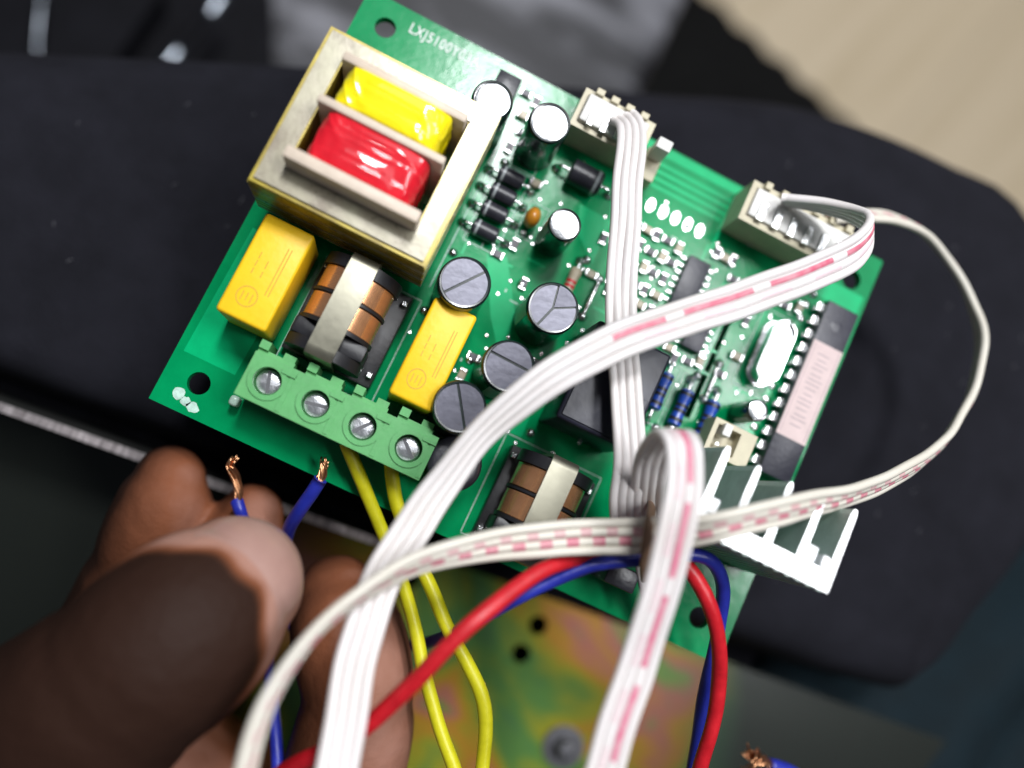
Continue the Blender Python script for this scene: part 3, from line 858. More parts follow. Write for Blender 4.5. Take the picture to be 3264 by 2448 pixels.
fx = [75.0, 79.9, 84.9, 89.8, 94.7]
out = [(74.4, 15.2), (95.4, 15.2)]
b = bmesh.new()
pts = [(74.4, 15.3), (95.3, 15.3)]
for x in reversed(fx):
    yt = 27.1 if x in (fx[0], fx[-1]) else 26.6
    pts += [(x + 0.6, 18.0 if x != fx[-1] else 16.2), (x + 0.42, yt - 0.8), (x + 0.2, yt), (x - 0.2, yt), (x - 0.42, yt - 0.8), (x - 0.6, 18.0 if x != fx[0] else 16.2)]
cl = []
for p in pts:
    if not cl or (abs(p[0] - cl[-1][0]) + abs(p[1] - cl[-1][1])) > 1e-3: cl.append(p)
prism(b, cl, 0.6, 26.0)
hs = obj('heatsink', b, M_FINSHADE, board, smooth=False)
b = bmesh.new()
prism(b, cl, 26.0, 26.12)
obj('lit_end_face', b, M_HEAT, hs, smooth=False)
b = bmesh.new()
for (x0, x1, y0, y1) in ((90.42, 92.0, 18.02, 20.3), (92.9, 94.08, 18.02, 19.8), (75.62, 77.0, 18.02, 20.2)):
    box(b, x0, x1, y0, y1, 0.6, 26.1, bev=0.25)
obj('screw_channel', b, M_HEAT, hs, smooth=False)
for k in range(12):
    x = 76 + k * 1.6
    obj('extrusion_rib', B(x, x + 0.8, 15.1, 15.3, 0.6, 25.9), M_FINSHADE, hs)

# --- connectors
c1 = obj('pin_header', prism(bmesh.new(), [(38.0, 65.6), (50.4, 65.6), (50.4, 72.2), (38.0, 72.2)], 0, 7.4, holes=[[(38.8, 66.5), (49.6, 66.5), (49.6, 71.4), (38.8, 71.4)]]), M_CONN, board)
for k in range(4): obj('latch_rib', B(39.6 + 2.6 * k, 41.0 + 2.6 * k, 71.5, 72.6, 0.2, 8.6, bev=0.15), M_CONN, c1)
c2 = obj('pin_header', prism(bmesh.new(), [(68.6, 64.8), (88.4, 64.8), (88.4, 71.8), (68.6, 71.8)], 0, 7.4, holes=[[(69.5, 65.8), (87.5, 65.8), (87.5, 70.9), (69.5, 70.9)]]), M_CONN, board)
for k in range(6): obj('latch_rib', B(70.4 + 3.0 * k, 71.6 + 3.0 * k, 70.95, 72.2, 0.2, 8.4, bev=0.15), M_CONN, c2)
c3 = obj('pin_header', prism(bmesh.new(), [(78.4, 28.8), (85.8, 28.8), (85.8, 34.4), (78.4, 34.4)], 0, 7.0, holes=[[(79.2, 29.6), (83.2, 29.6), (83.2, 33.6), (79.2, 33.6)]]), M_CONN, board)
obj('header_floor', B(79.2, 83.2, 29.6, 33.6, 0.2, 4.6), M_CONN, c3)
obj('latch_rib', B(79.8, 81.2, 32.0, 34.0, 4.6, 8.2, bev=0.2), M_PLUG, c3)
for k in range(2): obj('pin', B(80.0 + 2 * k, 80.6 + 2 * k, 30.4, 31.0, 4.6, 6.6, bev=0.1), M_TIN, c3)
c4 = obj('pin_header', B(51.4, 54.2, 64.8, 70.2, 0, 4.0, bev=0.2), M_CONN, board, smooth=True, angle=40)
obj('latch_tab', B(51.6, 54.0, 68.2, 70.1, 4.0, 9.0, bev=0.2), M_PLUG, c4, smooth=True, angle=40)

# --- microcontroller, crystal and the surface parts
ic = obj('microcontroller', B(89.2, 94.9, 30.4, 61.2, 0.9, 4.0, bev=0.25), M_IC, board, smooth=True, angle=40)
obj('paper_label', B(89.35, 94.75, 37.2, 54.0, 4.0, 4.06), M_LABEL, ic)
b = bmesh.new()
for k in range(15):
    y = 39.5 + k * 0.9 + random.uniform(-0.2, 0.2)
    line(b, 90.6 + random.uniform(0, 0.6), y, 92.2 + random.uniform(0, 1.4), y, 0.14, z=4.085, t=0.02)
line(b, 89.8, 37.6, 89.8, 53.6, 0.08, z=4.085, t=0.02); line(b, 94.3, 37.6, 94.3, 53.6, 0.08, z=4.085, t=0.02)
obj('faded_print', b, M_LABELI, ic)
obj('notch', lathe(bmesh.new(), 92.0, 57.4, 4.0, [(1.1, 0.0), (1.0, 0.05), (0.01, 0.02)], 24, cap=False), M_IC, ic, smooth=True)
b0 = bmesh.new()
box(b0, 88.7, 89.2, 31.55, 32.85, 1.9, 2.2); box(b0, 88.4, 88.7, 31.55, 32.85, 0.9, 2.2); box(b0, 88.42, 88.68, 31.9, 32.5, 0.0, 0.9)
pin0 = obj('pin', b0, M_TIN, ic)
for k in range(1, 12): dup(pin0, (0, 2.54 * k, 0))
b0 = lathe(bmesh.new(), 87.3, 32.2, 0, [(0.75, 0.0), (0.62, 0.12), (0.25, 0.3)], 14)
via = obj('solder_joint', b0, M_TIN, ic, smooth=True)
for k in range(1, 12): dup(via, (0, 2.54 * k, 0))

def stadium(cx_, cy_, hw, hl, n=12):
    pts = []
    for k in range(n + 1): a = math.pi * k / n; pts.append((cx_ + hw * math.cos(a), cy_ + (hl - hw) + hw * math.sin(a)))
    for k in range(n + 1): a = math.pi + math.pi * k / n; pts.append((cx_ + hw * math.cos(a), cy_ - (hl - hw) + hw * math.sin(a)))
    return pts
b = bmesh.new()
prism(b, stadium(84.3, 49.2, 2.35, 5.8), 0.3, 0.8)
cr = obj('crystal', b, M_TIN, board, smooth=True, angle=40)
b = bmesh.new()
prism(b, stadium(84.3, 49.2, 2.0, 5.4), 0.8, 3.6)
es = [e for e in b.edges if all(abs(v.co.z - 3.6) < 1e-4 for v in e.verts) and len(e.link_faces) == 2 and any(abs(f.normal.z) < 0.5 for f in e.link_faces)]
b.normal_update()
es = [e for e in b.edges if all(abs(v.co.z - 3.6) < 1e-4 for v in e.verts) and any(abs(f.normal.z) < 0.5 for f in e.link_faces)]
bmesh.ops.bevel(b, geom=es, offset=0.5, segments=3, affect='EDGES')
obj('crystal_can', b, M_ALU, cr, smooth=True, angle=60)

def soic(x, y, w, l, n):
    c = obj('surface_chip', B(x - w / 2, x + w / 2, y - l / 2, y + l / 2, 0.2, 1.7, bev=0.15), M_IC, board, smooth=True, angle=40)
    for s in (-1, 1):
        for k in range(n):
            yy = y - l / 2 + 0.6 + k * (l - 1.2) / (n - 1)
            xa = x + s * w / 2; xb = x + s * (w / 2 + 1.1)
            obj('pin', B(min(xa, xb), max(xa, xb), yy - 0.25, yy + 0.25, 0.05, 0.5, bev=0.1), M_TIN, c)
    return c
soic(67.4, 53.6, 3.9, 8.8, 7)
soic(71.8, 46.2, 3.4, 5.0, 4)
b = bmesh.new(); box(b, -0.55, 0.55, -0.6, 0.6, 0.05, 0.65, bev=0.08)
proto = obj('chip_resistor', b, M_IC, board, origin=(0, 0, 0))
ABS[proto] = Vector((0, 0, 0)); proto.location = -ABS[board] * MM
for s in (-1, 1): obj('end_cap', B(-0.62, 0.62, min(s * 0.6, s * 1.05), max(s * 0.6, s * 1.05), 0.04, 0.72, bev=0.1), M_TIN, proto)
b = bmesh.new(); box(b, -0.6, 0.6, -0.6, 0.6, 0.05, 1.0, bev=0.12)
proto2 = obj('chip_capacitor', b, M_SMDW, board, origin=(0, 0, 0))
ABS[proto2] = Vector((0, 0, 0)); proto2.location = -ABS[board] * MM
for s in (-1, 1): obj('end_cap', B(-0.66, 0.66, min(s * 0.6, s * 1.1), max(s * 0.6, s * 1.1), 0.04, 1.06, bev=0.12), M_TIN, proto2)
spots = []
for gx in range(6):
    for gy in range(5):
        spots.append((55.4 + gx * 1.95 + random.uniform(-0.2, 0.2), 46.6 + gy * 3.0 + random.uniform(-0.3, 0.3)))
spots = [p for p in spots if not (p[0] > 63.4 and p[1] < 58.8 and p[1] > 48)]
spots += [(69.6, 60.8), (71.2, 60.6), (72.6, 60.9), (73.9, 58.0), (73.8, 54.4), (73.6, 51.2), (71.2, 51.6), (68.6, 42.6), (66.6, 44.6), (66.8, 47.6), (74.3, 42.8), (72.4, 42.0), (70.2, 41.4),
          (30.9, 66.2), (31.9, 69.4), (29.8, 69.9), (33.6, 68.2), (32.0, 63.6), (31.2, 60.4), (37.6, 57.0), (38.8, 46.3), (37.0, 43.6),
          (18.6, 61.8), (20.4, 62.4), (22.0, 61.0), (19.0, 59.2), (42.8, 41.2), (40.6, 27.0), (40.2, 23.6), (50.2, 30.6), (78.8, 52.6), (79.6, 46.4), (80.2, 58.6), (83.8, 58.2), (86.2, 58.8), (78.2, 42.6), (52.2, 41.0), (52.0, 47.6), (51.4, 54.0)]
for k, (x, y) in enumerate(spots):
    pr = proto if (k * 7) % 3 else proto2
    if k == 0: c = proto
    elif k == 1: c = proto2
    else: c = pr.copy(); COL.objects.link(c)
    ABS[c] = Vector((x, y, 0)); c.location = (ABS[c] - ABS[board]) * MM
    c.rotation_euler = (0, 0, math.pi / 2 * ((k * 5) % 2) + random.uniform(-0.04, 0.04))
    if k > 1:
        for ch in pr.children:
            d = ch.copy(); COL.objects.link(d); d.parent = c
# round solder joints standing proud
b = lathe(bmesh.new(), 0, 0, 0, [(0.85, 0.0), (0.7, 0.22), (0.3, 0.75)], 16)
sj = obj('solder_joint', b, M_TIN, board, smooth=True, origin=(0, 0, 0))
for k, (x, y) in enumerate(((42.6, 41.0), (40.4, 26.4), (31.6, 57.8), (30.6, 40.6), (50.4, 49.6), (53.4, 58.6), (66.2, 40.2), (75.0, 40.6), (77.9, 29.6), (72.1, 29.8), (80.2, 60.8), (87.8, 62.4), (30.6, 30.2), (46.6, 16.6), (70.6, 18.6), (54.0, 20.2))):
    c = sj if k == 0 else sj.copy()
    if k: COL.objects.link(c)
    ABS[c] = Vector((x, y, 0)); c.location = (ABS[c] - ABS[board]) * MM

# ------------------------------------------------------------------ cables
PLAIN = strand_mat('white_pvc', 1, 0, 0)
DASH_B = strand_mat('white_pvc_long_red_dash', 13.5, 0.80, 0.105, umax=62, red=(0.60, 0.06, 0.14))
SMEAR_B = strand_mat('white_pvc_pink_smear', 9.0, 0.55, 0.13, umax=60, red=(0.74, 0.56, 0.60), fade=0.5)
DASH_C = strand_mat('white_pvc_short_red_dash', 3.6, 0.47, 0.20, red=(0.58, 0.12, 0.20), base=(0.74, 0.71, 0.64))
SMEAR_C = strand_mat('white_pvc_short_pink_dash', 3.6, 0.42, 0.20, red=(0.62, 0.34, 0.36), base=(0.74, 0.71, 0.64))
PLAIN_C = strand_mat('ivory_pvc', 1, 0, 0, base=(0.74, 0.71, 0.64))
DASH_D = strand_mat('white_pvc_red_stripe', 11.5, 0.80, 0.105, red=(0.60, 0.03, 0.15), vc=0.75)
SMEAR_D = strand_mat('white_pvc_rosy_smear', 7.0, 0.6, 0.13, red=(0.74, 0.58, 0.60), vc=0.75, fade=0.5)

def ribbon(name, label, pts, mats, pitch=1.12, r=0.60, sides=None, group=None):
    """flat cable of round strands; pts (x,y,z,tilt) or sides = explicit side vectors"""
    t = thing(name, pts[0][:3], label, 'cable', group)
    S = spline(pts, 0.9)
    C3 = [Vector(p[:3]) for p in S]
    n = len(C3)
    T = [(C3[min(i + 1, n - 1)] - C3[max(i - 1, 0)]).normalized() for i in range(n)]
    if sides: sv = [Vector(s[:3]) for s in spline_n(sides, len(pts), S, pts)]
    side = []
    for i in range(n):
        if sides:
            s = sv[i] - T[i] * sv[i].dot(T[i]); s.normalize()
        else:
            s0 = T[i].cross(Vector((0, 0, 1))); s0 = s0.normalized()
            nn = s0.cross(T[i]).normalized()
            a = math.radians(S[i][3]); s = s0 * math.cos(a) + nn * math.sin(a)
        side.append(s)
    m = len(mats)
    ph = [random.uniform(0, 6.28) for _ in range(12)]
    C3 = [c + Vector((0.16 * math.sin(i * 0.21 + ph[0]) + 0.07 * math.sin(i * 0.53 + ph[1]), 0.16 * math.sin(i * 0.19 + ph[2]), 0.18 * math.sin(i * 0.17 + ph[3]) + 0.06 * math.sin(i * 0.47 + ph[4]))) for i, c in enumerate(C3)]
    for k in range(m):
        off = (k - (m - 1) / 2) * pitch
        pp = [tuple(C3[i] + side[i] * (off + 0.03 * math.sin(i * 0.31 + ph[k + 5])) + side[i].cross(T[i]) * (0.07 * math.sin(i * 0.23 + ph[k + 5]))) for i in range(n)]
        obj('strand', tube(bmesh.new(), pp, r, 10, side=side), mats[k], t, smooth=None)
    return t
def spline_n(sides, npts, S, pts):
    """interpolate side vectors to the sample count of the centre spline"""
    full = [tuple(p[:3]) + tuple(s) for p, s in zip(pts, sides)]
    return [q[3:6] for q in spline(full, 0.9)]

A = [(44.8, 69.8, 9.5, 0.0), (46.4, 67.9, 11.5, 0.0), (47.9, 62.9, 14.0, 0.0), (50.0, 56.4, 15.0, 0.0), (52.5, 48.8, 16.0, 0.0), (54.8, 42.3, 16.5, 0.0), (57.5, 36.8, 17.0, 0.0), (60.5, 30.9, 17.5, 0.0), (63.4, 25.0, 18.0, 0.0), (65.9, 19.8, 18.0, 0.0), (67.5, 16.0, 17.0, 0.0), (69.7, 12.9, 15.0, 0.0), (72.7, 9.8, 12.5, 0.0)]
ra = ribbon('ribbon_cable', 'plain white flat cable running straight down across the middle of the board', A, [PLAIN] * 4, pitch=1.16, r=0.62, group='flat ribbon cables')
obj('plug', B(38.9, 49.5, 66.6, 71.3, 1.0, 8.4, bev=0.3), M_PLUG, ra, smooth=True, angle=40)
for k in range(4):
    obj('crimp_contact', B(40.2 + 2.3 * k, 41.2 + 2.3 * k, 66.2, 69.4, 8.4, 8.75, bev=0.1), M_TIN, ra)
    pt = [(40.9 + 2.3 * k, 69.0, 8.2), (40.9 + 2.3 * k, 69.6, 9.6), (43.5 + 1.6 * k, 69.8, 11.2), (46.6 + 1.15 * k, 67.2 , 12.6)]
Bp = [(73.3, 69.6, 10.0, 75.0), (78.9, 70.3, 13.0, 80.0), (82.6, 69.8, 16.0, 75.0), (84.3, 67.8, 19.0, 60.0), (83.6, 63.9, 21.0, 35.0), (79.8, 58.0, 23.0, 12.0), (71.7, 49.3, 24.0, 5.0), (63.8, 41.5, 25.0, 0.0), (57.9, 35.7, 25.0, 0.0), (52.1, 28.7, 25.0, 8.0), (47.7, 21.2, 24.0, 28.0), (44.8, 13.5, 22.0, 40.0), (43.1, 6.1, 21.0, 25.0), (41.9, -1.1, 21.0, 5.0), (41.5, -7.9, 22.0, 0.0), (42.5, -15.8, 24.0, 0.0), (44.0, -22.4, 26.0, 0.0), (46.2, -30.0, 28.0, 0.0)]
rb = ribbon('ribbon_cable', 'red striped white flat cable sweeping diagonally from the long connector to the bottom edge', Bp, [PLAIN, SMEAR_B, DASH_B, PLAIN], pitch=1.25, r=0.68, group='flat ribbon cables')
obj('plug', B(69.6, 87.4, 65.9, 70.8, 1.0, 8.0, bev=0.3), M_PLUG, rb, smooth=True, angle=40)
for k in range(6):
    obj('crimp_contact', B(71.0 + 2.8 * k, 72.2 + 2.8 * k, 65.6, 68.8, 8.0, 8.4, bev=0.1), M_TIN, rb)
Cp = [(82.4, 72.2, 7.0, 70.0), (88.6, 76.0, 6.0, 60.0), (93.6, 78.4, 5.0, 55.0), (101.4, 80.4, 2.0, 55.0), (109.4, 78.9, 0.0, 58.0), (115.2, 74.1, 0.0, 62.0), (117.5, 67.7, 2.0, 64.0), (116.9, 57.3, 6.0, 62.0), (113.2, 47.4, 10.0, 60.0), (105.4, 38.1, 16.0, 55.0), (96.1, 30.1, 22.0, 50.0), (84.4, 22.4, 29.0, 42.0), (76.7, 16.9, 30.0, 38.0), (71.9, 13.2, 26.0, 20.0), (66.7, 10.1, 23.0, 5.0), (59.5, 6.4, 23.0, 12.0), (53.1, 2.9, 23.0, 30.0), (47.0, -1.1, 24.0, 48.0), (42.6, -5.4, 25.0, 62.0), (39.0, -10.7, 27.0, 72.0), (36.2, -17.1, 29.0, 75.0), (35.2, -23.0, 30.0, 75.0), (35.4, -28.2, 31.0, 75.0), (36.5, -33.0, 32.0, 75.0)]
ribbon('ribbon_cable', 'ivory flat cable with short red dashes looping out over the dark cushion at right', Cp, [PLAIN_C, DASH_C, SMEAR_C, PLAIN_C], pitch=1.2, r=0.65, group='flat ribbon cables')
Dp = [(81.2, 5.0, 8.0), (78.3, 8.3, 9.0), (75.1, 12.2, 11.0), (71.9, 16.1, 14.0), (68.5, 19.6, 20.0), (65.9, 23.2, 27.0), (65.6, 24.7, 31.0), (66.8, 23.4, 33.5), (68.4, 19.7, 34.0), (69.5, 16.0, 34.0), (71.1, 10.5, 33.0), (72.1, 4.8, 32.0), (73.0, -1.0, 31.0), (73.6, -7.3, 31.0), (74.3, -12.8, 31.0), (75.1, -18.2, 31.0)]
dv = Vector((0.90, 0.40, 0.0))
sidesD = [tuple(dv)] * len(Dp)
ribbon('ribbon_cable', 'red striped white flat cable arching over the knot and hanging to the bottom', Dp, [PLAIN, SMEAR_D, DASH_D, PLAIN], pitch=1.2, r=0.65, sides=sidesD, group='flat ribbon cables')

def wire(name, pts, r, m, label, group=None):
    ph = [random.uniform(0, 6.28) for _ in range(4)]
    S = [(p[0] + 0.22 * math.sin(i * 0.16 + ph[0]) + 0.08 * math.sin(i * 0.45 + ph[1]), p[1] + 0.2 * math.sin(i * 0.14 + ph[2]), p[2] + 0.2 * math.sin(i * 0.18 + ph[3])) for i, p in enumerate(spline(pts, 0.9))]
    o = obj(name, tube(bmesh.new(), S, [r * (1 + 0.02 * math.sin(i * 0.37)) for i in range(len(S))], 14), m, smooth=None)
    return tag(o, label, 'wire', group)
wire('red_wire', [(98.6, -18.8, 6.0), (95.7, -9.7, 9.0), (92.6, -2.3, 12.0), (89.2, 2.6, 15.0), (85.4, 6.9, 17.0), (81.5, 10.0, 17.0), (77.9, 11.5, 16.0), (73.8, 10.7, 16.0), (69.4, 8.7, 16.5), (65.0, 6.3, 18.0), (60.8, 3.1, 21.0), (57.6, -1.0, 23.0), (54.6, -6.3, 25.0), (52.1, -11.9, 25.0), (50.0, -17.8, 24.0), (47.7, -23.6, 22.0), (45.2, -29.0, 19.0), (42.1, -33.7, 16.0), (39.8, -39.1, 12.0)], 1.12, M_RED, 'thick red wire curving from the knot down to the hand')
wire('blue_wire', [(100.2, -19.7, 2.0), (96.6, -11.6, 4.0), (93.0, -2.7, 7.0), (90.0, 5.7, 11.0), (86.5, 10.6, 15.0), (82.4, 13.0, 18.0), (78.6, 12.7, 18.5), (74.4, 10.6, 18.5), (71.6, 8.9, 18.5), (66.6, 5.7, 18.5), (62.5, 1.1, 18.0), (58.7, -4.0, 17.0), (56.1, -9.6, 9.0), (54.7, -16.3, -8.0), (51.8, -21.4, -20.0), (47.0, -25.9, -28.0)], 1.0, M_BLUE, 'blue wire running beside the red wire through the knot', 'blue wires')
wire('yellow_wire', [(28.7, 6.3, 4.5), (30.5, 4.6, 4.0), (33.7, 1.9, 3.0), (39.2, -2.8, 1.0), (45.2, -7.8, 0.0), (51.2, -14.9, 0.0), (54.9, -20.2, 1.0), (59.1, -25.0, 2.0), (64.2, -29.7, 3.0), (67.4, -33.3, 3.0)], 1.05, M_YEL, 'left yellow wire leaving the green terminal block', 'yellow wires')
wire('yellow_wire', [(36.1, 6.5, 4.5), (37.7, 4.2, 4.0), (40.1, 1.2, 3.0), (44.7, -2.9, 2.0), (49.6, -7.1, 3.0), (54.0, -11.4, 4.0), (58.8, -15.0, 5.0), (62.9, -18.7, 6.0), (65.8, -23.1, 6.0), (68.3, -29.7, 6.0)], 1.05, M_YEL, 'right yellow wire leaving the green terminal block', 'yellow wires')

def stripped(pts, core, label, splay=0.35, n=14, r=1.0):
    t = thing('stripped_wire', pts[0], label, 'wire', 'stripped blue wires')
    obj('insulation', tube(bmesh.new(), spline(pts, 0.9), r, 14), M_BLUE, t, smooth=None)
    b = bmesh.new()
    S = spline(core, 0.5); m = len(S)
    for k in range(n):
        a0 = 2 * math.pi * k / n; rr = random.uniform(0.25, 0.62)
        pp = []
        for i, q in enumerate(S):
            f = i / (m - 1)
            a = a0 + f * 3.2
            rad = rr * (1 + splay * f * f * random.uniform(0.9, 1.1)) * r
            T = (Vector(S[min(i + 1, m - 1)][:3]) - Vector(S[max(i - 1, 0)][:3])).normalized()
            s = T.cross(Vector((0, 0, 1))).normalized(); nn = s.cross(T)
            pp.append(tuple(Vector(q[:3]) + s * rad * math.cos(a) + nn * rad * math.sin(a)))
        cut = random.randint(max(3, m - 3), m)
        tube(b, pp[:cut], 0.15, 6)
    obj('bare_strands', b, M_STRAND, t, smooth=None)
    return t
stripped([(17.7, -8.8, -6.0), (19.0, -10.2, -6.0), (21.5, -14.5, -14.0), (26.3, -22.3, -20.0), (30.9, -29.4, -20.0), (35.3, -34.8, -16.0), (39.5, -40.5, -12.0), (43.5, -47.2, -10.0)], [(18.0, -9.2, -6.0), (17.3, -7.3, -5.5), (15.8, -5.4, -5.0), (14.6, -4.0, -4.0), (14.8, -2.4, -3.5)], 'blue wire with twisted bare copper end between the fingertips', 0.3)
stripped([(28.0, -0.0, 3.0), (27.7, -2.5, 2.0), (27.2, -5.5, 0.0), (26.8, -9.7, -5.0), (28.0, -16.5, -14.0), (32.4, -23.4, -18.0), (36.4, -25.8, -18.0), (41.0, -27.6, -20.0), (48.1, -31.7, -22.0)], [(28.0, -0.3, 3.0), (27.8, 1.2, 3.3), (27.2, 3.2, 3.5)], 'blue wire with short bare copper end pointing at the terminal block', 0.3, r=1.05)
stripped([(124.7, -12.0, -8.0), (117.8, -11.2, -6.0), (113.9, -11.5, -5.0)], [(114.3, -11.4, -5.0), (111.8, -11.2, -4.5), (109.3, -11.7, -4.0)], 'blue wire with splayed copper end at the bottom edge', 2.6, 30, r=1.2)

# ------------------------------------------------------------------ the hand
def skin():
    m, t, p = nt('dark_brown_skin')
    at = t.nodes.new('ShaderNodeAttribute'); at.attribute_name = 'palm'
    tc = t.nodes.new('ShaderNodeTexCoord')
    n = t.nodes.new('ShaderNodeTexNoise'); n.inputs['Scale'].default_value = 130; n.inputs['Detail'].default_value = 4
    t.links.new(tc.outputs['Object'], n.inputs['Vector'])
    ad = t.nodes.new('ShaderNodeMath'); ad.operation = 'MULTIPLY_ADD'; ad.inputs[1].default_value = 0.25; ad.inputs[2].default_value = -0.125
    t.links.new(n.outputs['Fac'], ad.inputs[0])
    sm_ = t.nodes.new('ShaderNodeMath'); sm_.operation = 'ADD'
    t.links.new(at.outputs['Fac'], sm_.inputs[0]); t.links.new(ad.outputs[0], sm_.inputs[1])
    r = t.nodes.new('ShaderNodeValToRGB')
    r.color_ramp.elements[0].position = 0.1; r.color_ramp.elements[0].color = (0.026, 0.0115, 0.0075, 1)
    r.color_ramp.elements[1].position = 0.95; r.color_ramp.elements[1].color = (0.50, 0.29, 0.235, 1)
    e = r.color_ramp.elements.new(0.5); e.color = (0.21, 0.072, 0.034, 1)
    t.links.new(sm_.outputs[0], r.inputs[0]); t.links.new(r.outputs[0], p.inputs['Base Color'])
    p.inputs['Roughness'].default_value = 0.62
    p.inputs['Subsurface Weight'].default_value = 0.0
    p.inputs['Specular IOR Level'].default_value = 0.12
    w = t.nodes.new('ShaderNodeTexNoise'); w.inputs['Scale'].default_value = 420; w.inputs['Detail'].default_value = 6
    t.links.new(tc.outputs['Object'], w.inputs['Vector'])
    bp = t.nodes.new('ShaderNodeBump'); bp.inputs['Strength'].default_value = 0.6; bp.inputs['Distance'].default_value = 0.0005
    t.links.new(w.outputs['Fac'], bp.inputs['Height']); t.links.new(bp.outputs[0], p.inputs['Normal'])
    return m
M_SKIN = skin()
chains = {'thumb': [(24.6, -16.6, 14.0, 9.2), (23.3, -19.6, 16.0, 10.8), (21.2, -24.6, 18.0, 11.5), (18.6, -30.8, 18.0, 12.0), (14.9, -38.7, 14.0, 13.0), (8.3, -51.6, 4.0, 15.0), (-1.2, -69.7, -12.0, 18.0)], 'fA': [(5.5, -10.5, -14.0, 5.6), (6.1, -12.6, -14.0, 7.0), (6.9, -17.2, -15.0, 7.4), (6.8, -24.1, -18.0, 7.8), (6.9, -32.9, -22.0, 8.6), (6.8, -42.5, -28.0, 9.6), (7.6, -58.6, -38.0, 11.0)], 'fB': [(19.8, -10.3, -14.0, 5.2), (20.2, -13.5, -14.0, 6.6), (20.5, -19.2, -15.0, 7.2), (19.9, -27.3, -18.0, 8.0), (18.8, -38.9, -24.0, 9.0), (17.4, -53.5, -32.0, 10.0)], 'fC': [(38.1, -16.2, -12.0, 6.8), (39.7, -18.1, -11.0, 8.2), (43.7, -22.4, -9.0, 8.8), (47.4, -27.5, -8.0, 9.0), (50.4, -36.1, -10.0, 9.6), (51.9, -49.3, -18.0, 10.5), (46.9, -65.2, -28.0, 12.0)]}
palm = [(11.0, -59.8, -30.0, 17.0), (24.9, -64.0, -34.0, 18.0), (38.9, -66.0, -36.0, 17.0), (12.5, -76.5, -36.0, 20.0), (1.0, -78.6, -30.0, 22.0)]
TP0 = Vector(chains['thumb'][0][:3]); TAX = (Vector(chains['thumb'][1][:3]) - TP0).normalized()
TCM = Vector(CAMP) - TP0; TCM = (TCM - TAX * TCM.dot(TAX)).normalized(); TSD = TAX.cross(TCM).normalized()
palmdir = {'thumb': Vector((0.4, 0.3, -0.85)), 'fA': Vector((0.5, 0.1, 0.5)), 'fB': Vector((0.3, 0.4, 0.7)), 'fL': Vector((0.45, 0.35, 0.8)), 'fC': Vector((0.5, 0.2, 0.8))}
palmbase = {'thumb': 0.05, 'fA': 0.15, 'fB': 0.20, 'fL': 0.58, 'fC': 0.26}
bm = bmesh.new()
samples = []
def ball(c, r):
    q = bmesh.ops.create_icosphere(bm, subdivisions=3, radius=r)
    for v in q['verts']: v.co += Vector(c)
def chain_mesh(ch, nm, close=1.0):
    S = spline(ch, 1.2)
    acc = 0.0; S2 = []
    for i, q in enumerate(S):
        if i: acc += math.dist(q[:3], S[i - 1][:3])
        dip = sum(0.55 * math.exp(-((acc - c) / 0.9) ** 2) for c in (15.5, 17.6, 36.0, 38.5)) - 0.5 * math.exp(-((acc - 8) / 5.0) ** 2)
        S2.append(tuple(q[:3]) + (q[3] - dip,))
    S = S2
    for s in S: samples.append((Vector(s[:3]), s[3], nm))
    # a closed tapered tube with a rounded end
    pts = [tuple(s[:3]) for s in S]; rad = [s[3] for s in S]
    p0 = Vector(pts[0]); d = (p0 - Vector(pts[1])).normalized()
    head = []
    for a in (80, 60, 40, 20):
        head.append((tuple(p0 + d * rad[0] * math.sin(math.radians(a)) * 0.95), rad[0] * math.cos(math.radians(a))))
    tube(bm, [h[0] for h in head] + pts, [h[1] for h in head] + rad, 28)
    ball(pts[-1], rad[-1])
for k, ch in chains.items(): chain_mesh(ch, k)
for (x, y, z, r) in palm: ball((x, y, z), r)
# webs joining fingers to the palm
for a, b2 in (('fA', 0), ('fB', 1), ('fC', 2), ('thumb', 4)):
    q = chains[a][-1]; w_ = palm[b2]
    S = spline([q, tuple((u + v) / 2 for u, v in zip(q, w_)), w_], 3)
    tube(bm, [s[:3] for s in S], [s[3] for s in S], 24)
for a, b2 in zip(palm, palm[1:]):
    S = spline([a, tuple((u + v) / 2 for u, v in zip(a, b2)), b2], 3)
    tube(bm, [s[:3] for s in S], [s[3] for s in S], 24)
finish(bm, True)
tmpm = bpy.data.meshes.new('tmp_hand')
for v in bm.verts: v.co *= MM
bm.to_mesh(tmpm); bm.free()
tmpo = bpy.data.objects.new('tmp_hand', tmpm); COL.objects.link(tmpo)
rmod = tmpo.modifiers.new('r', 'REMESH'); rmod.mode = 'VOXEL'; rmod.voxel_size = 0.0009
smod = tmpo.modifiers.new('s', 'SMOOTH'); smod.factor = 0.5; smod.iterations = 5
dg = bpy.context.evaluated_depsgraph_get()
hm = bpy.data.meshes.new_from_object(tmpo.evaluated_get(dg))
bpy.data.objects.remove(tmpo)
hb = bmesh.new(); hb.from_mesh(hm); bpy.data.meshes.remove(hm)
for v in hb.verts: v.co /= MM
finish(hb, True)
hb.normal_update()
vals = []
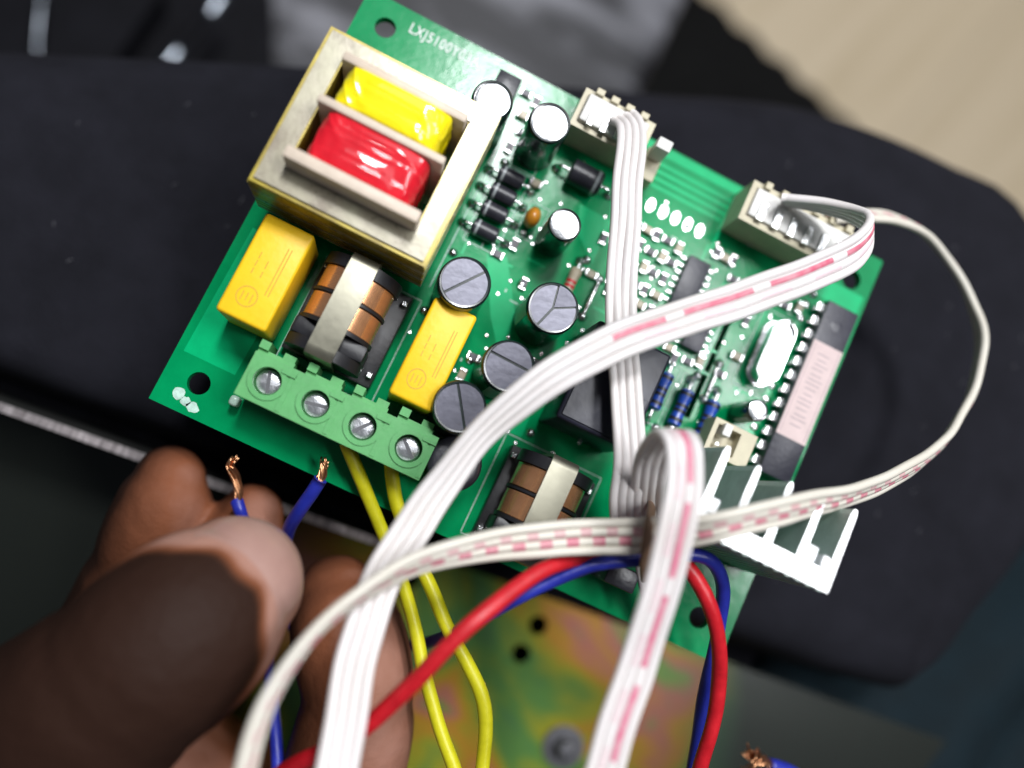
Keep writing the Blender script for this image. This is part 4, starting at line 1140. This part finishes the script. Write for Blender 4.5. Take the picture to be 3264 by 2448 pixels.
for v in hb.verts:
    best, nm = 1e9, 'fA'
    for c, r, n_ in samples[::2]:
        d = (v.co - c).length - r
        if d < best: best, nm = d, n_
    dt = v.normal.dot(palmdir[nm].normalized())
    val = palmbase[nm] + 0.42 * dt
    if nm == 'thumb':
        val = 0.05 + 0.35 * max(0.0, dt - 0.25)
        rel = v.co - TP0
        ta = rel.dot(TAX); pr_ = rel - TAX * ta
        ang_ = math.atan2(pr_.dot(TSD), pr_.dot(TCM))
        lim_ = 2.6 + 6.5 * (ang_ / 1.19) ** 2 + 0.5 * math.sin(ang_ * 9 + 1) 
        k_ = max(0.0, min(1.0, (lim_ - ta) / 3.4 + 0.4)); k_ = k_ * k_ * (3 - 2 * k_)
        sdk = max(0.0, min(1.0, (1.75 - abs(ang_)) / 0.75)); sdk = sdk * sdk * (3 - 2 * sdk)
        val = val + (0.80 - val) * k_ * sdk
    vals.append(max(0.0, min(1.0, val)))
hand_origin = (60, -60, -60)
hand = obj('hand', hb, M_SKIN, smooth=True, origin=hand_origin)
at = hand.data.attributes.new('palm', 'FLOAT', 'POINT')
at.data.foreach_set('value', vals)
tag(hand, 'dark skinned left hand holding the stripped blue wire ends', 'hand')

# pale thumbnail wrapped over the end of the thumb
th = chains['thumb']
p0, p1 = Vector(th[0][:3]), Vector(th[1][:3])
ax = (p1 - p0).normalized()                       # from the tip towards the hand
to_cam = (Vector(CAMP) - p0); to_cam = (to_cam - ax * to_cam.dot(ax)).normalized()
sd = ax.cross(to_cam).normalized()
r0 = th[0][3]
g = []
b = bmesh.new()
TH = math.radians(50)
off = math.radians(0)
for i in range(25):
    th_ = -TH + 2 * TH * i / 24
    f_ = th_ / TH
    t0 = -r0 * 0.80 + 3.0 * abs(f_) ** 3
    t1 = 1.0 + 1.6 * f_ * f_
    row = []
    for j in range(17):
        t_ = t0 + (t1 - t0) * j / 16
        L01 = (p1 - p0).length
        rr = (r0 + (th[1][3] - r0) * min(1.0, t_ / L01) + 0.5 * math.exp(-((t_ - 8) / 5.0) ** 2)) if t_ > 0 else (r0 + 0.04) * math.sqrt(max(0.0, 1 - (t_ / (r0 * 0.985)) ** 2))
        if t_ > L01: rr = th[1][3] + 0.3
        lift = 0.28 if 1 < j < 15 else 0.05
        row.append(b.verts.new(p0 + ax * t_ + (to_cam * math.cos(th_ + off) + sd * math.sin(th_ + off)) * (rr + lift)))
    g.append(row)
for i in range(24):
    for j in range(16): b.faces.new((g[i][j], g[i + 1][j], g[i + 1][j + 1], g[i][j + 1]))
bmesh.ops.recalc_face_normals(b, faces=b.faces)
bmesh.ops.solidify(b, geom=b.faces[:], thickness=0.6)
M_TNAIL = mat('pale_thumbnail', (0.40, 0.245, 0.205), 0.36, col2=(0.33, 0.19, 0.16), nscale=90, bump=0.25, bscale=260, coat=0.15, spec=0.35)
tag(obj('thumbnail', b, M_TNAIL, hand, smooth=True, angle=60), 'pale pinkish thumbnail on the dark thumb')
# white tie round the bundle
tie = spline([(72.4, 16.7, 14.0), (70.2, 14.9, 22.0), (69.0, 12.2, 27.6), (70.4, 10.4, 25.5), (72.3, 8.8, 21.5), (75.4, 7.4, 15.0)], 0.6)
tag(obj('cable_tie', tube(bmesh.new(), tie, 1.15, 14, flat=0.45), M_TIE, smooth=None), 'short brown tie over the cable bundle left of the ribbon loop', 'cable tie')
